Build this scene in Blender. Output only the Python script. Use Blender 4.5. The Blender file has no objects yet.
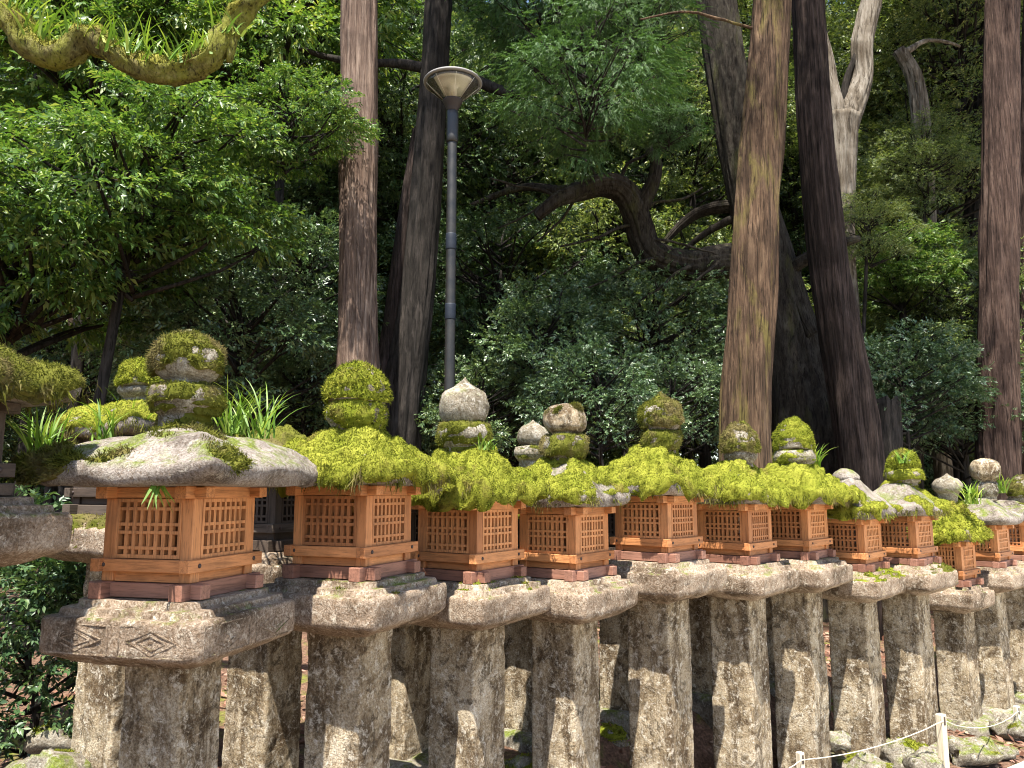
import bpy, math, random
import numpy as np
from mathutils import Vector

# ------------------------------------------------------------------ basics
W, H, F = 1024, 768, 774.0
HOR = 490.0
PITCH = math.atan((HOR - H / 2) / F)
EYE = 1.95
sc = bpy.context.scene
COL = sc.collection
rng = np.random.default_rng(7)
R = math.radians


def ray(x, y):
    cx = (x - W / 2) / F
    cy = -(y - H / 2) / F
    d = np.array([cx, math.cos(PITCH) - cy * math.sin(PITCH), math.sin(PITCH) + cy * math.cos(PITCH)])
    return d / d[1]


def P(x, y, depth):
    """world point seen at pixel x, y when it stands that many metres ahead"""
    return np.array([0, 0, EYE]) + ray(x, y) * depth


ROW0 = np.array([-1.05, 2.59])
ROWD = np.array([.774, .633])
ROWP = np.array([-.633, .774])


def sstep(a, b, x):
    t = np.clip((x - a) / (b - a), 0, 1)
    return t * t * (3 - 2 * t)


# ------------------------------------------------------------------ noise
def _hash(i, j, k, s):
    h = (i * 374761393 + j * 668265263 + k * 2147483647 + s * 974711) & 0xffffffff
    h = ((h ^ (h >> 13)) * 1274126177) & 0xffffffff
    h = ((h ^ (h >> 16)) * 2246822519) & 0xffffffff
    return ((h ^ (h >> 15)) & 0xffffff) / float(0xffffff)


def vnoise(p, s=0):
    p = np.asarray(p, float)
    i = np.floor(p).astype(np.int64)
    f = p - i
    f = f * f * (3 - 2 * f)
    o = np.zeros(len(p))
    for a in (0, 1):
        wa = f[:, 0] if a else 1 - f[:, 0]
        for b in (0, 1):
            wb = f[:, 1] if b else 1 - f[:, 1]
            for c in (0, 1):
                wc = f[:, 2] if c else 1 - f[:, 2]
                o += wa * wb * wc * _hash(i[:, 0] + a, i[:, 1] + b, i[:, 2] + c, s)
    return o * 2 - 1


def fbm(p, s=0, octs=3):
    p = np.asarray(p, float)
    o = np.zeros(len(p))
    a = 1.0
    for k in range(octs):
        o += a * vnoise(p * (2.03 ** k) + 13.7 * k, s + k)
        a *= .5
    return o


def shake(v, amp, freq, s=0, octs=2):
    """moves points by a 3D noise"""
    v = np.asarray(v, float)
    d = np.stack([fbm(v * freq + 31.1 * q, s + 7 * q, octs) for q in range(3)], 1)
    return v + d * amp


def ground_z(x, y):
    x = np.asarray(x, float)
    y = np.asarray(y, float)
    q = (x - ROW0[0]) * ROWP[0] + (y - ROW0[1]) * ROWP[1]
    z = .45 * sstep(.35, 1.0, q) + .055 * np.clip(q - 1, 0, 60)
    pp = np.stack([x * .6, y * .6, x * 0], -1).reshape(-1, 3)
    z = z + (.05 * fbm(pp, 3, 3)).reshape(np.shape(z)) * sstep(-.2, .8, q)
    return z


# ------------------------------------------------------------------ objects
def link(name, me, m=None, parent=None, smooth=True):
    if m is not None:
        me.materials.append(m)
    if smooth:
        me.polygons.foreach_set('use_smooth', [True] * len(me.polygons))
    o = bpy.data.objects.new(name, me)
    COL.objects.link(o)
    if parent is not None:
        o.parent = parent
    return o


def mesh_of(name, verts, faces):
    me = bpy.data.meshes.new(name)
    me.from_pydata([tuple(map(float, v)) for v in verts], [], [tuple(map(int, f)) for f in faces])
    me.update()
    return me


def mesh_np(name, verts, tris):
    """fast mesh out of arrays of corners; tris is (n, k)"""
    me = bpy.data.meshes.new(name)
    k = tris.shape[1]
    me.vertices.add(len(verts))
    me.vertices.foreach_set('co', np.asarray(verts, np.float32).ravel())
    me.loops.add(tris.size)
    me.loops.foreach_set('vertex_index', np.asarray(tris, np.int32).ravel())
    me.polygons.add(len(tris))
    me.polygons.foreach_set('loop_start', np.arange(0, tris.size, k, dtype=np.int32))
    me.update(calc_edges=True)
    return me


def empty(name, loc, rz=0.0, scale=1.0):
    o = bpy.data.objects.new(name, None)
    COL.objects.link(o)
    o.location = [float(c) for c in loc]
    o.rotation_euler = (0, 0, rz)
    o.scale = (scale,) * 3
    o.empty_display_size = .1
    return o


def tag(o, label, cat, group=None):
    o['label'] = label
    o['category'] = cat
    if group:
        o['group'] = group
    return o


class MB:
    """collects pieces that become one mesh"""

    def __init__(s):
        s.v, s.f = [], []

    def add(s, v, f):
        n = len(s.v)
        s.v.extend([tuple(x) for x in v])
        s.f.extend([tuple(i + n for i in q) for q in f])

    def box(s, lo, hi, b=.0):
        (x0, y0, z0), (x1, y1, z1) = lo, hi
        b = min(b, (x1 - x0) * .3, (y1 - y0) * .3, (z1 - z0) * .3)
        if b <= 0:
            v = [(x, y, z) for z in (z0, z1) for y in (y0, y1) for x in (x0, x1)]
            s.add(v, [(0, 2, 3, 1), (4, 5, 7, 6), (0, 1, 5, 4), (2, 6, 7, 3), (0, 4, 6, 2), (1, 3, 7, 5)])
            return
        v, idx = [], {}
        for k, z in enumerate((z0, z1)):
            for j, y in enumerate((y0, y1)):
                for i, x in enumerate((x0, x1)):
                    sx, sy, sz = (b if i == 0 else -b), (b if j == 0 else -b), (b if k == 0 else -b)
                    for ax, p in enumerate(((x, y + sy, z + sz), (x + sx, y, z + sz), (x + sx, y + sy, z))):
                        idx[(i, j, k, ax)] = len(v)
                        v.append(p)
        f = []
        for ax in range(3):
            for e in (0, 1):
                q = []
                o1, o2 = [a for a in range(3) if a != ax]
                for (p, r) in ((0, 0), (1, 0), (1, 1), (0, 1)):
                    c = [0, 0, 0]
                    c[ax] = e
                    c[o1] = p
                    c[o2] = r
                    q.append(idx[(*c, ax)])
                flip = (e == 0) != (ax == 1)
                f.append(tuple(q[::-1]) if flip else tuple(q))
        for ax in range(3):
            o1, o2 = [a for a in range(3) if a != ax]
            for p in (0, 1):
                for r in (0, 1):
                    c0, c1 = [0, 0, 0], [0, 0, 0]
                    c0[o1] = c1[o1] = p
                    c0[o2] = c1[o2] = r
                    c1[ax] = 1
                    f.append((idx[(*c0, o1)], idx[(*c1, o1)], idx[(*c1, o2)], idx[(*c0, o2)]))
        for c in [(i, j, k) for i in (0, 1) for j in (0, 1) for k in (0, 1)]:
            f.append((idx[(*c, 0)], idx[(*c, 1)], idx[(*c, 2)]))
        s.add(v, f)

    def build(s, name, m, parent=None, smooth=False):
        me = mesh_of(name, s.v, s.f)
        return link(name, me, m, parent, smooth)


def fix_normals(me):
    import bmesh
    bm = bmesh.new()
    bm.from_mesh(me)
    bmesh.ops.recalc_face_normals(bm, faces=bm.faces)
    bm.to_mesh(me)
    bm.free()


def sq_ring(h, rc, m, k):
    rc = min(rc, h * .98)
    a = h - rc
    pts = []
    for q in range(4):
        c, s = [(1, 0), (0, 1), (-1, 0), (0, -1)][q]
        loc = [(h, -a + 2 * a * t / m) for t in range(m)]
        loc += [(a + rc * math.cos(t * math.pi / 2 / k), a + rc * math.sin(t * math.pi / 2 / k)) for t in range(k)]
        pts += [(x * c - y * s, x * s + y * c) for x, y in loc]
    return np.array(pts)


def dens(prof, step):
    out = [prof[0]]
    for a, b in zip(prof, prof[1:]):
        n = max(1, int(math.ceil(math.hypot(b[0] - a[0], b[1] - a[1]) / step)))
        for t in range(1, n + 1):
            out.append(tuple(a[i] + (b[i] - a[i]) * t / n for i in range(len(a))))
    return out


def loft(rings):
    """faces between closed rings of equal length with end caps; verts, faces"""
    n = len(rings[0])
    v = np.concatenate(rings)
    f = []
    for i in range(len(rings) - 1):
        for j in range(n):
            a, b = i * n + j, i * n + (j + 1) % n
            f.append((a, b, b + n, a + n))
    f.append(tuple(range(n - 1, -1, -1)))
    f.append(tuple((len(rings) - 1) * n + j for j in range(n)))
    return v, f


def sq_lathe(prof, step=.03, m=10, k=4, rc=.02):
    """prof from the bottom up: (half width, z)"""
    rings = []
    for (h, z) in dens(prof, step):
        r = sq_ring(h, rc, m, k)
        rings.append(np.column_stack([r, np.full(len(r), z)]))
    return loft(rings)


def lathe(prof, n=26, step=.02):
    rings = []
    for (r, z) in dens(prof, step):
        t = np.arange(n) * 2 * math.pi / n
        rings.append(np.column_stack([r * np.cos(t), r * np.sin(t), np.full(n, z)]))
    return loft(rings)


def tube(path, rad, n=12, ridge=0.0, rk=9, seed=0, step=.12, flare=0):
    """tapered tube through points, with long bark ridges"""
    path = np.asarray(path, float)
    rad = np.asarray(rad, float)
    # resample with a Catmull-Rom spline
    pts, rs = [], []
    for i in range(len(path) - 1):
        p0, p1, p2, p3 = path[max(i - 1, 0)], path[i], path[i + 1], path[min(i + 2, len(path) - 1)]
        m = max(2, int(np.linalg.norm(p2 - p1) / step))
        for t in np.arange(m) / m:
            pts.append(.5 * ((2 * p1) + (p2 - p0) * t + (2 * p0 - 5 * p1 + 4 * p2 - p3) * t * t + (3 * p1 - p0 - 3 * p2 + p3) * t ** 3))
            rs.append(rad[i] + (rad[i + 1] - rad[i]) * t)
    pts.append(path[-1])
    rs.append(rad[-1])
    pts = np.array(pts)
    rings = []
    up = np.array([0, 1.0, .01])
    th = np.arange(n) * 2 * math.pi / n
    dist = 0.0
    for i in range(len(pts)):
        t = pts[min(i + 1, len(pts) - 1)] - pts[max(i - 1, 0)]
        t /= np.linalg.norm(t)
        a = np.cross(up, t)
        if np.linalg.norm(a) < 1e-3:
            a = np.cross([1.0, 0, 0], t)
        a /= np.linalg.norm(a)
        b = np.cross(t, a)
        up = np.cross(a, t) * -1
        up = b
        if i:
            dist += np.linalg.norm(pts[i] - pts[i - 1])
        r = np.full(n, rs[i])
        if ridge:
            q = np.column_stack([np.cos(th) * rk / 3, np.sin(th) * rk / 3, np.full(n, dist * .8)])
            r = r * (1 + ridge * fbm(q, seed, 3))
        rings.append(pts[i] + r[:, None] * (np.cos(th)[:, None] * a + np.sin(th)[:, None] * b))
    return loft(rings)


# ------------------------------------------------------------------ materials
class Nodes:
    def __init__(s, name):
        s.m = bpy.data.materials.new(name)
        s.m.use_nodes = True
        s.t = s.m.node_tree
        s.t.nodes.clear()
        s.out = s.t.nodes.new('ShaderNodeOutputMaterial')

    def n(s, typ, **kw):
        o = s.t.nodes.new(typ)
        for k, v in kw.items():
            setattr(o, k, v)
        return o

    def l(s, a, b):
        s.t.links.new(a, b)

    def put(s, sock, v):
        if hasattr(v, 'is_linked'):
            s.l(v, sock)
        elif isinstance(v, (tuple, list)) and len(v) == 3 and sock.type == 'RGBA':
            sock.default_value = (*v, 1)
        else:
            sock.default_value = v

    def coord(s, scale=(1, 1, 1), rnd=True):
        c = s.n('ShaderNodeTexCoord').outputs['Object']
        mp = s.n('ShaderNodeMapping')
        mp.inputs['Scale'].default_value = scale
        s.l(c, mp.inputs['Vector'])
        if rnd:
            oi = s.n('ShaderNodeObjectInfo')
            mu = s.n('ShaderNodeMath', operation='MULTIPLY')
            s.l(oi.outputs['Random'], mu.inputs[0])
            mu.inputs[1].default_value = 37.0
            s.l(mu.outputs[0], mp.inputs['Location'])
        return mp.outputs[0]

    def noise(s, vec, scale, detail=5, rough=.6, dist=0.0):
        o = s.n('ShaderNodeTexNoise')
        s.l(vec, o.inputs['Vector'])
        o.inputs['Scale'].default_value = scale
        o.inputs['Detail'].default_value = detail
        o.inputs['Roughness'].default_value = rough
        o.inputs['Distortion'].default_value = dist
        return o.outputs['Fac']

    def ramp(s, fac, stops, mode='LINEAR'):
        o = s.n('ShaderNodeValToRGB')
        o.color_ramp.interpolation = mode
        e = o.color_ramp.elements
        while len(e) < len(stops):
            e.new(.5)
        for el, (p, c) in zip(e, stops):
            el.position = p
            el.color = (*c, 1) if isinstance(c, tuple) else (c, c, c, 1)
        s.l(fac, o.inputs[0])
        return o.outputs[0]

    def mix(s, fac, a, b, mode='MIX'):
        o = s.n('ShaderNodeMix', data_type='RGBA', blend_type=mode)
        s.put(o.inputs[0], fac)
        s.put(o.inputs[6], a)
        s.put(o.inputs[7], b)
        return o.outputs[2]

    def math(s, op, a, b=0.0, clamp=False):
        o = s.n('ShaderNodeMath', operation=op, use_clamp=clamp)
        s.put(o.inputs[0], a)
        s.put(o.inputs[1], b)
        return o.outputs[0]

    def bump(s, h, strength=.5, dist=.01, normal=None):
        o = s.n('ShaderNodeBump')
        o.inputs['Strength'].default_value = strength
        o.inputs['Distance'].default_value = dist
        s.l(h, o.inputs['Height'])
        if normal is not None:
            s.l(normal, o.inputs['Normal'])
        return o.outputs[0]

    def up(s):
        g = s.n('ShaderNodeNewGeometry')
        x = s.n('ShaderNodeSeparateXYZ')
        s.l(g.outputs['Normal'], x.inputs[0])
        return x.outputs['Z']

    def island(s):
        return s.n('ShaderNodeNewGeometry').outputs['Random Per Island']

    def finish(s, color, rough=.8, normal=None, spec=.3, metal=0.0):
        b = s.n('ShaderNodeBsdfPrincipled')
        s.put(b.inputs['Base Color'], color)
        s.put(b.inputs['Roughness'], rough)
        b.inputs['Specular IOR Level'].default_value = spec
        b.inputs['Metallic'].default_value = metal
        if normal is not None:
            s.l(normal, b.inputs['Normal'])
        s.l(b.outputs[0], s.out.inputs['Surface'])
        s.b = b
        return s.m


def stone(name, dark, mid, pale, lichen, moss=.0, streak=False, lich_amt=.58):
    s = Nodes(name)
    c = s.coord()
    big = s.noise(c, 5, 7, .65, .4)
    col = s.ramp(big, [(.36, dark), (.5, mid), (.68, pale)])
    if streak:
        cs = s.coord((7, 7, 1.3))
        st = s.noise(cs, 1.6, 6, .65, .6)
        col = s.mix(s.ramp(st, [(.47, 0.0), (.6, .85)]), col, dark)
        blot = s.noise(c, 11, 6, .7, .8)
        col = s.mix(s.ramp(blot, [(.52, 0.0), (.6, .75)]), col, tuple(x * .55 for x in dark))
    lic = s.noise(c, 26, 8, .75, .5)
    col = s.mix(s.ramp(lic, [(lich_amt - .04, 0.0), (lich_amt + .05, .85)]), col, lichen)
    fine = s.noise(c, 150, 4, .7)
    col = s.mix(s.ramp(fine, [(.36, .75), (.6, 0.0)]), col, s.mix(1.0, col, (.33, .3, .27), 'MULTIPLY'))
    if moss:
        u = s.up()
        mn = s.noise(c, 9, 7, .7, .5)
        k = s.math('MULTIPLY', s.ramp(u, [(.35, 0.0), (.85, 1.0)]), s.ramp(mn, [(.62 - moss * .3, 0.0), (.74 - moss * .3, 1.0)]))
        col = s.mix(k, col, s.ramp(fine, [(.3, (.05, .07, .01)), (.7, (.2, .24, .035))]))
    grain = s.noise(c, 70, 5, .75, .3)
    col = s.mix(s.ramp(grain, [(.36, .85), (.5, 0.0)]), col, s.mix(1.0, col, (.6, .5, .4), 'MULTIPLY'))
    col = s.mix(s.ramp(grain, [(.54, 0.0), (.68, .55)]), col, s.mix(.65, col, lichen))
    h = s.math('ADD', grain, s.math('MULTIPLY', lic, .8))
    nb = s.bump(h, .9, .012)
    nb = s.bump(fine, .5, .004, nb)
    return s.finish(col, .92, nb, .2)


def wood(name, base, axis, dark=.5, old=False):
    s = Nodes(name)
    sc_ = [26, 26, 26]
    sc_[axis] = 1.6
    c = s.coord(tuple(sc_))
    g = s.noise(c, 2.2, 6, .65, .8)
    b2 = tuple(x * dark for x in base)
    g2 = s.noise(s.coord(tuple(x * 2.6 for x in sc_)), 3.0, 4, .6, .4)
    col = s.ramp(g, [(.3, b2), (.47, base), (.7, tuple(min(1, x * 1.25) for x in base))])
    col = s.mix(s.ramp(g2, [(.36, .6), (.46, 0.0)]), col, tuple(x * .42 for x in base))
    oi = s.n('ShaderNodeObjectInfo').outputs['Random']
    tint = s.ramp(oi, [(0.0, (.7, .66, .66)), (.5, (.98, .98, 1.0)), (1.0, (1.12, 1.18, 1.25))])
    col = s.mix(1.0, col, tint, 'MULTIPLY')
    c2 = s.coord()
    stain = s.noise(c2, 6, 5, .6)
    col = s.mix(s.ramp(stain, [(.52, 0.0), (.72, .6)]), col, tuple(x * .5 for x in base))
    nb = s.bump(g, .35, .004)
    return s.finish(col, .62 if not old else .85, nb, .3)


def moss_mat(name, a, b, c_, dry=(.2, .15, .05), dry_amt=.62):
    s = Nodes(name)
    c = s.coord()
    isl = s.island()
    n1 = s.noise(c, 9, 5, .65)
    col = s.ramp(s.math('ADD', s.math('MULTIPLY', n1, .5), s.math('MULTIPLY', isl, .5)), [(.25, a), (.5, b), (.75, c_)])
    n2 = s.noise(c, 5, 5, .6, .4)
    col = s.mix(s.ramp(n2, [(dry_amt - .04, 0.0), (dry_amt + .08, .75)]), col, dry)
    h = s.noise(c, 120, 5, .75)
    nb = s.bump(h, 1.0, .012)
    s.finish(col, .95, nb, .1)
    tr = s.n('ShaderNodeBsdfTranslucent')
    s.l(col, tr.inputs[0])
    mx = s.n('ShaderNodeMixShader')
    mx.inputs[0].default_value = .3
    s.l(s.b.outputs[0], mx.inputs[1])
    s.l(tr.outputs[0], mx.inputs[2])
    s.l(mx.outputs[0], s.out.inputs['Surface'])
    return s.m


def leaf_mat(name, stops, rough=.4, spec=.5, trans=.35, tint=(1.0, 1.15, .5), coat=0.0):
    s = Nodes(name)
    isl = s.island()
    col = s.ramp(isl, stops)
    oi = s.n('ShaderNodeObjectInfo').outputs['Random']
    col = s.mix(1.0, col, s.ramp(oi, [(0.0, (.8, .86, .9)), (1.0, (1.15, 1.1, 1.0))]), 'MULTIPLY')
    s.finish(col, rough, None, spec)
    tr = s.n('ShaderNodeBsdfTranslucent')
    s.l(s.mix(1.0, col, tuple(min(1, t) for t in tint), 'MULTIPLY'), tr.inputs[0])
    mx = s.n('ShaderNodeMixShader')
    mx.inputs[0].default_value = trans
    s.l(s.b.outputs[0], mx.inputs[1])
    s.l(tr.outputs[0], mx.inputs[2])
    s.l(mx.outputs[0], s.out.inputs['Surface'])
    return s.m


def bark(name, dark, mid, pale, zs=.12, freq=16, moss=None, moss_amt=.6, bstr=.9):
    s = Nodes(name)
    c = s.coord((1, 1, zs))
    g = s.noise(c, freq, 8, .7, .3)
    col = s.ramp(g, [(.33, dark), (.5, mid), (.68, pale)])
    c2 = s.coord()
    pt = s.noise(c2, 2.2, 5, .6, .5)
    col = s.mix(s.ramp(pt, [(.42, .55), (.58, 0.0)]), col, dark)
    if moss:
        mn = s.noise(s.coord((1, 1, .3)), 3.5, 6, .7, .5)
        col = s.mix(s.ramp(mn, [(moss_amt - .06, 0.0), (moss_amt + .08, .8)]), col, moss)
    f = s.noise(s.coord((1, 1, .25)), 60, 5, .7)
    fis = s.noise(s.coord((1, 1, zs * .5)), freq * 2.6, 6, .7, .4)
    col = s.mix(s.ramp(fis, [(.38, .85), (.47, 0.0)]), col, tuple(x * .45 for x in dark))
    col = s.mix(s.ramp(fis, [(.56, 0.0), (.66, .6)]), col, pale)
    f = s.math('ADD', f, s.math('MULTIPLY', fis, 1.6))
    nb = s.bump(s.math('ADD', g, s.math('MULTIPLY', f, .35)), bstr, .03)
    return s.finish(col, .95, nb, .15)


STONE_SLAB = stone('weathered_slab_stone', (.12, .085, .055), (.31, .235, .17), (.48, .39, .295), (.6, .53, .43), .3)
STONE_PILLAR = stone('algae_pillar_stone', (.13, .088, .048), (.43, .345, .225), (.62, .535, .4), (.7, .64, .53), .0, True, .57)
STONE_ROOF = stone('pale_roof_stone', (0.103, 0.082, 0.067), (0.275, 0.237, 0.206), (0.396, 0.353, 0.314), (0.430, 0.396, 0.335), .5, False, .58)
STONE_GREY = stone('grey_finial_stone', (.1, .08, .055), (.26, .225, .165), (.42, .38, .31), (.52, .49, .42), .25, False, .56)
STONE_FOOT = stone('rubble_stone', (.1, .085, .065), (.27, .24, .19), (.42, .39, .33), (.5, .47, .4), .5)
CEDAR = (.49, .205, .075)
WOODX = [wood('orange_timber_grain_%s' % 'xyz'[a], CEDAR, a) for a in range(3)]
SKID = [wood('reddish_timber_grain_%s' % 'xyz'[a], (.26, .125, .082), a) for a in range(2)]
DARKW = [wood('weathered_timber_grain_%s' % 'xyz'[a], (.075, .055, .04), a, .5, True) for a in range(3)]
NAIL = Nodes('iron_nail').finish((.05, .035, .03), .6)
MOSS_BRIGHT = moss_mat('bright_moss', (.04, .052, .006), (.21, .245, .022), (.47, .46, .07))
LIMB_MOSS = moss_mat('limb_moss', (.06, .065, .012), (.19, .19, .03), (.36, .34, .07), (.16, .12, .05), .55)
MOSS_DULL = moss_mat('dull_moss', (.05, .06, .01), (.14, .15, .02), (.26, .26, .05), (.22, .17, .08), .52)
GRASSM = leaf_mat('grass_blade', [(0, (.1, .2, .02)), (.5, (.2, .32, .04)), (1, (.36, .42, .09))], .5, .4, .4)

# ------------------------------------------------------------------ leaf clouds
def unit(a):
    return a / np.maximum(np.linalg.norm(a, axis=1, keepdims=True), 1e-9)


def leaves(C, D, k, L, Wd, seg, upj=.45, ang=1.0, droop=.2, rg=rng):
    """k leaves along each twig that starts in C and runs along D"""
    n = len(C)
    U = unit(np.array([0, 0, 1.0]) + rg.normal(0, upj, (n, 3)))
    D = unit(D)
    S = unit(np.cross(D, U))
    U = unit(np.cross(S, D))
    C = np.repeat(C, k, 0)
    D = np.repeat(D, k, 0)
    S = np.repeat(S, k, 0)
    U = np.repeat(U, k, 0)
    j = np.tile(np.arange(k), n)
    side = np.where(j % 2 == 0, 1.0, -1.0)
    t = (j + 1) / k
    a = ang * (1 - .55 * t) + rg.normal(0, .25, n * k)
    base = C + D * (seg * t)[:, None]
    d = unit(D * np.cos(a)[:, None] + S * (side * np.sin(a))[:, None] + U * rg.normal(0, .18, (n * k, 1)))
    nn = unit(U + rg.normal(0, .3, (n * k, 3)))
    w = unit(np.cross(d, nn))
    nn = np.cross(w, d)
    ln = (L * rg.uniform(.65, 1.2, n * k))[:, None]
    wd = ln * (Wd / L) * .5
    m = base + d * ln * .45
    tip = base + d * ln - np.array([0, 0, 1.0]) * ln * droop
    v = np.stack([base, m + w * wd + nn * wd * .35, tip, m - w * wd + nn * wd * .35], 1).reshape(-1, 3)
    q = np.arange(n * k)[:, None] * 4
    tri = np.concatenate([q + [0, 1, 2], q + [0, 2, 3]], 1).reshape(-1, 3)
    return v, tri


def pads(n, rad, rg, shell=.5, lo=-1.0):
    """bough ends spread through an ellipsoid"""
    out = []
    while len(out) < n:
        p = rg.normal(0, 1, 3)
        p /= np.linalg.norm(p)
        if p[2] < lo:
            continue
        p *= rg.uniform(shell, 1) ** .6
        out.append(p * rad)
    return np.array(out)


def crown(name, m, n_pad, rad, pad_r, pad_h, per, k, L, Wd, seg, seed, droop_axis=.0, upj=.45, ang=1.0, droop=.2, shell=.35, limb_r=.02, limb_m=None, lo=-1.0):
    """a leaf mesh and the boughs that carry it, round the origin"""
    rg = np.random.default_rng(seed)
    rad = np.array(rad, float)
    pc = pads(n_pad, rad, rg, shell, lo)
    C, D = [], []
    for c in pc:
        s = rg.uniform(.6, 1.25)
        q = rg.normal(0, 1, (per, 3))
        q = unit(q) * (rg.uniform(0, 1, (per, 1)) ** .45)
        off = q * np.array([pad_r, pad_r, pad_h]) * s
        out = off + .5 * c / max(np.linalg.norm(c), .1) * pad_r
        out[:, 2] = out[:, 2] * .5 - droop_axis * pad_r + rg.normal(0, .12, per) * pad_r
        # pads sag away from the trunk
        off[:, 2] -= droop_axis * (off[:, 0] ** 2 + off[:, 1] ** 2) / pad_r
        C.append(c + off)
        D.append(out + rg.normal(0, .25 * pad_r, (per, 3)))
    v, t = leaves(np.concatenate(C), np.concatenate(D), k, L, Wd, seg, upj, ang, droop, rg)
    me = mesh_np(name, v, t)
    me.materials.append(m)
    mb = MB()
    for c in pc:
        j = rg.normal(0, .1, 3) * rad
        st = np.array([0, 0, min(c[2] - .5 * np.hypot(c[0], c[1]), rad[2] * .3)])
        vv, ff = tube([st, st * .4 + c * .6 + j * .6, c], [limb_r * 1.6, limb_r, limb_r * .35], 5, step=.4)
        mb.add(vv, ff)
        for _ in range(3):
            e = c + rg.normal(0, .6, 3) * np.array([pad_r, pad_r, pad_h])
            vv, ff = tube([st * .25 + c * .75, c * .8 + e * .2 + j * .2, e], [limb_r * .5, limb_r * .35, limb_r * .15], 4, step=.4)
            mb.add(vv, ff)
    bm = mesh_of(name + '_bough', mb.v, mb.f)
    bm.materials.append(limb_m)
    bm.polygons.foreach_set('use_smooth', [True] * len(bm.polygons))
    return me, bm


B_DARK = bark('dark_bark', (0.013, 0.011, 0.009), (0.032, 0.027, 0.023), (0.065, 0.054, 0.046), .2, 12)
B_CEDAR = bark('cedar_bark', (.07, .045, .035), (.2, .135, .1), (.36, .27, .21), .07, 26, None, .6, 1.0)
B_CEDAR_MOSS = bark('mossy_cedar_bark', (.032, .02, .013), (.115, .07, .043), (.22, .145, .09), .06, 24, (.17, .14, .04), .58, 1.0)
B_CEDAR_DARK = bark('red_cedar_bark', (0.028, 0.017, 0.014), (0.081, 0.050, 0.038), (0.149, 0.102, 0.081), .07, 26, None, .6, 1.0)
B_PURPLE = bark('dark_cedar_bark', (.014, .01, .008), (.042, .029, .024), (.09, .064, .054), .07, 24)
B_CAMPHOR = bark('camphor_bark', (0.015, 0.011, 0.008), (0.038, 0.031, 0.024), (0.068, 0.061, 0.046), .35, 14, (0.045, 0.046, 0.015), .6)
B_PALE = bark('pale_bark', (0.072, 0.054, 0.036), (0.204, 0.174, 0.138), (0.312, 0.282, 0.240), .2, 10)
B_MOSSY = bark('moss_covered_bark', (.05, .04, .015), (.15, .13, .04), (.28, .25, .1), .8, 22, (.2, .21, .03), .5)

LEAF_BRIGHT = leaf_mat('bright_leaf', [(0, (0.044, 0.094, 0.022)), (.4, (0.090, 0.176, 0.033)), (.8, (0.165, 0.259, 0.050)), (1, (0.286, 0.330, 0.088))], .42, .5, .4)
LEAF_GLOSS = leaf_mat('glossy_leaf', [(0, (.038, .07, .03)), (.5, (.08, .14, .055)), (.85, (.14, .215, .09)), (1, (.27, .33, .16))], .36, .75, .25)
LEAF_FINE = leaf_mat('fine_leaf', [(0, (.05, .075, .03)), (.4, (.1, .15, .045)), (.8, (.18, .235, .065)), (1, (.34, .36, .14))], .42, .5, .38)
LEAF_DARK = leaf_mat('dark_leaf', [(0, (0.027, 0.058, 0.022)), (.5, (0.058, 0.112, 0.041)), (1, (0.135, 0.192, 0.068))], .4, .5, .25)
LEAF_CONIFER = leaf_mat('conifer_spray', [(0, (0.030, 0.072, 0.022)), (.5, (0.060, 0.132, 0.036)), (1, (0.108, 0.192, 0.060))], .5, .35, .3)

PROTO = {}
PROTO['layer'] = crown('layer', LEAF_BRIGHT, 60, (1.9, 1.7, 1.35), .55, .13, 64, 7, .085, .036, .17, 11, .18, .6, 1.0, .22, .2, .02, B_DARK)
PROTO['layer2'] = crown('layer2', LEAF_BRIGHT, 46, (1.5, 1.5, 1.2), .5, .14, 64, 7, .08, .036, .17, 12, .2, .6, 1.0, .22, .2, .02, B_DARK)
PROTO['gloss'] = crown('gloss', LEAF_GLOSS, 44, (1.0, 1.0, 1.15), .34, .24, 70, 6, .055, .027, .1, 13, .05, .9, 1.0, .15, .5, .012, B_DARK, -.6)
PROTO['gloss2'] = crown('gloss2', LEAF_GLOSS, 60, (1.5, 1.3, 1.3), .38, .25, 70, 6, .055, .027, .1, 14, .05, .9, 1.0, .15, .5, .014, B_DARK, -.6)
PROTO['shade'] = crown('shade', LEAF_DARK, 44, (1.0, 1.0, 1.15), .34, .24, 70, 6, .065, .032, .1, 13, .05, .9, 1.0, .15, .5, .012, B_DARK, -.6)  # gloss shrub shape again; shade is put into the darker leaf colour
PROTO['fine'] = crown('fine', LEAF_FINE, 80, (2.2, 2.0, 2.3), .6, .28, 80, 6, .07, .034, .14, 15, .15, .8, 1.0, .2, .3, .02, B_DARK)
PROTO['fine2'] = crown('fine2', LEAF_FINE, 70, (2.0, 2.2, 1.7), .6, .25, 80, 6, .065, .03, .14, 16, .15, .8, 1.0, .2, .3, .02, B_DARK)
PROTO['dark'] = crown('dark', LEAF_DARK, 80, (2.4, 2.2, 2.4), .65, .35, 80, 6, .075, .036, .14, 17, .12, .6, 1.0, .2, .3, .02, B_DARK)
PROTO['conifer'] = crown('conifer', LEAF_CONIFER, 60, (1.7, 1.5, 1.5), .55, .2, 60, 14, .055, .013, .22, 18, .45, .25, .75, .3, .2, .014, B_DARK)
PROTO['far'] = crown('far', LEAF_FINE, 110, (3.6, 3.2, 4.6), .95, .5, 80, 6, .12, .06, .24, 19, .12, .8, 1.0, .2, .3, .03, B_DARK)
PROTO['far2'] = crown('far2', LEAF_GLOSS, 110, (3.6, 3.2, 4.2), .95, .5, 80, 6, .11, .055, .24, 20, .12, .8, 1.0, .2, .3, .03, B_DARK)


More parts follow.
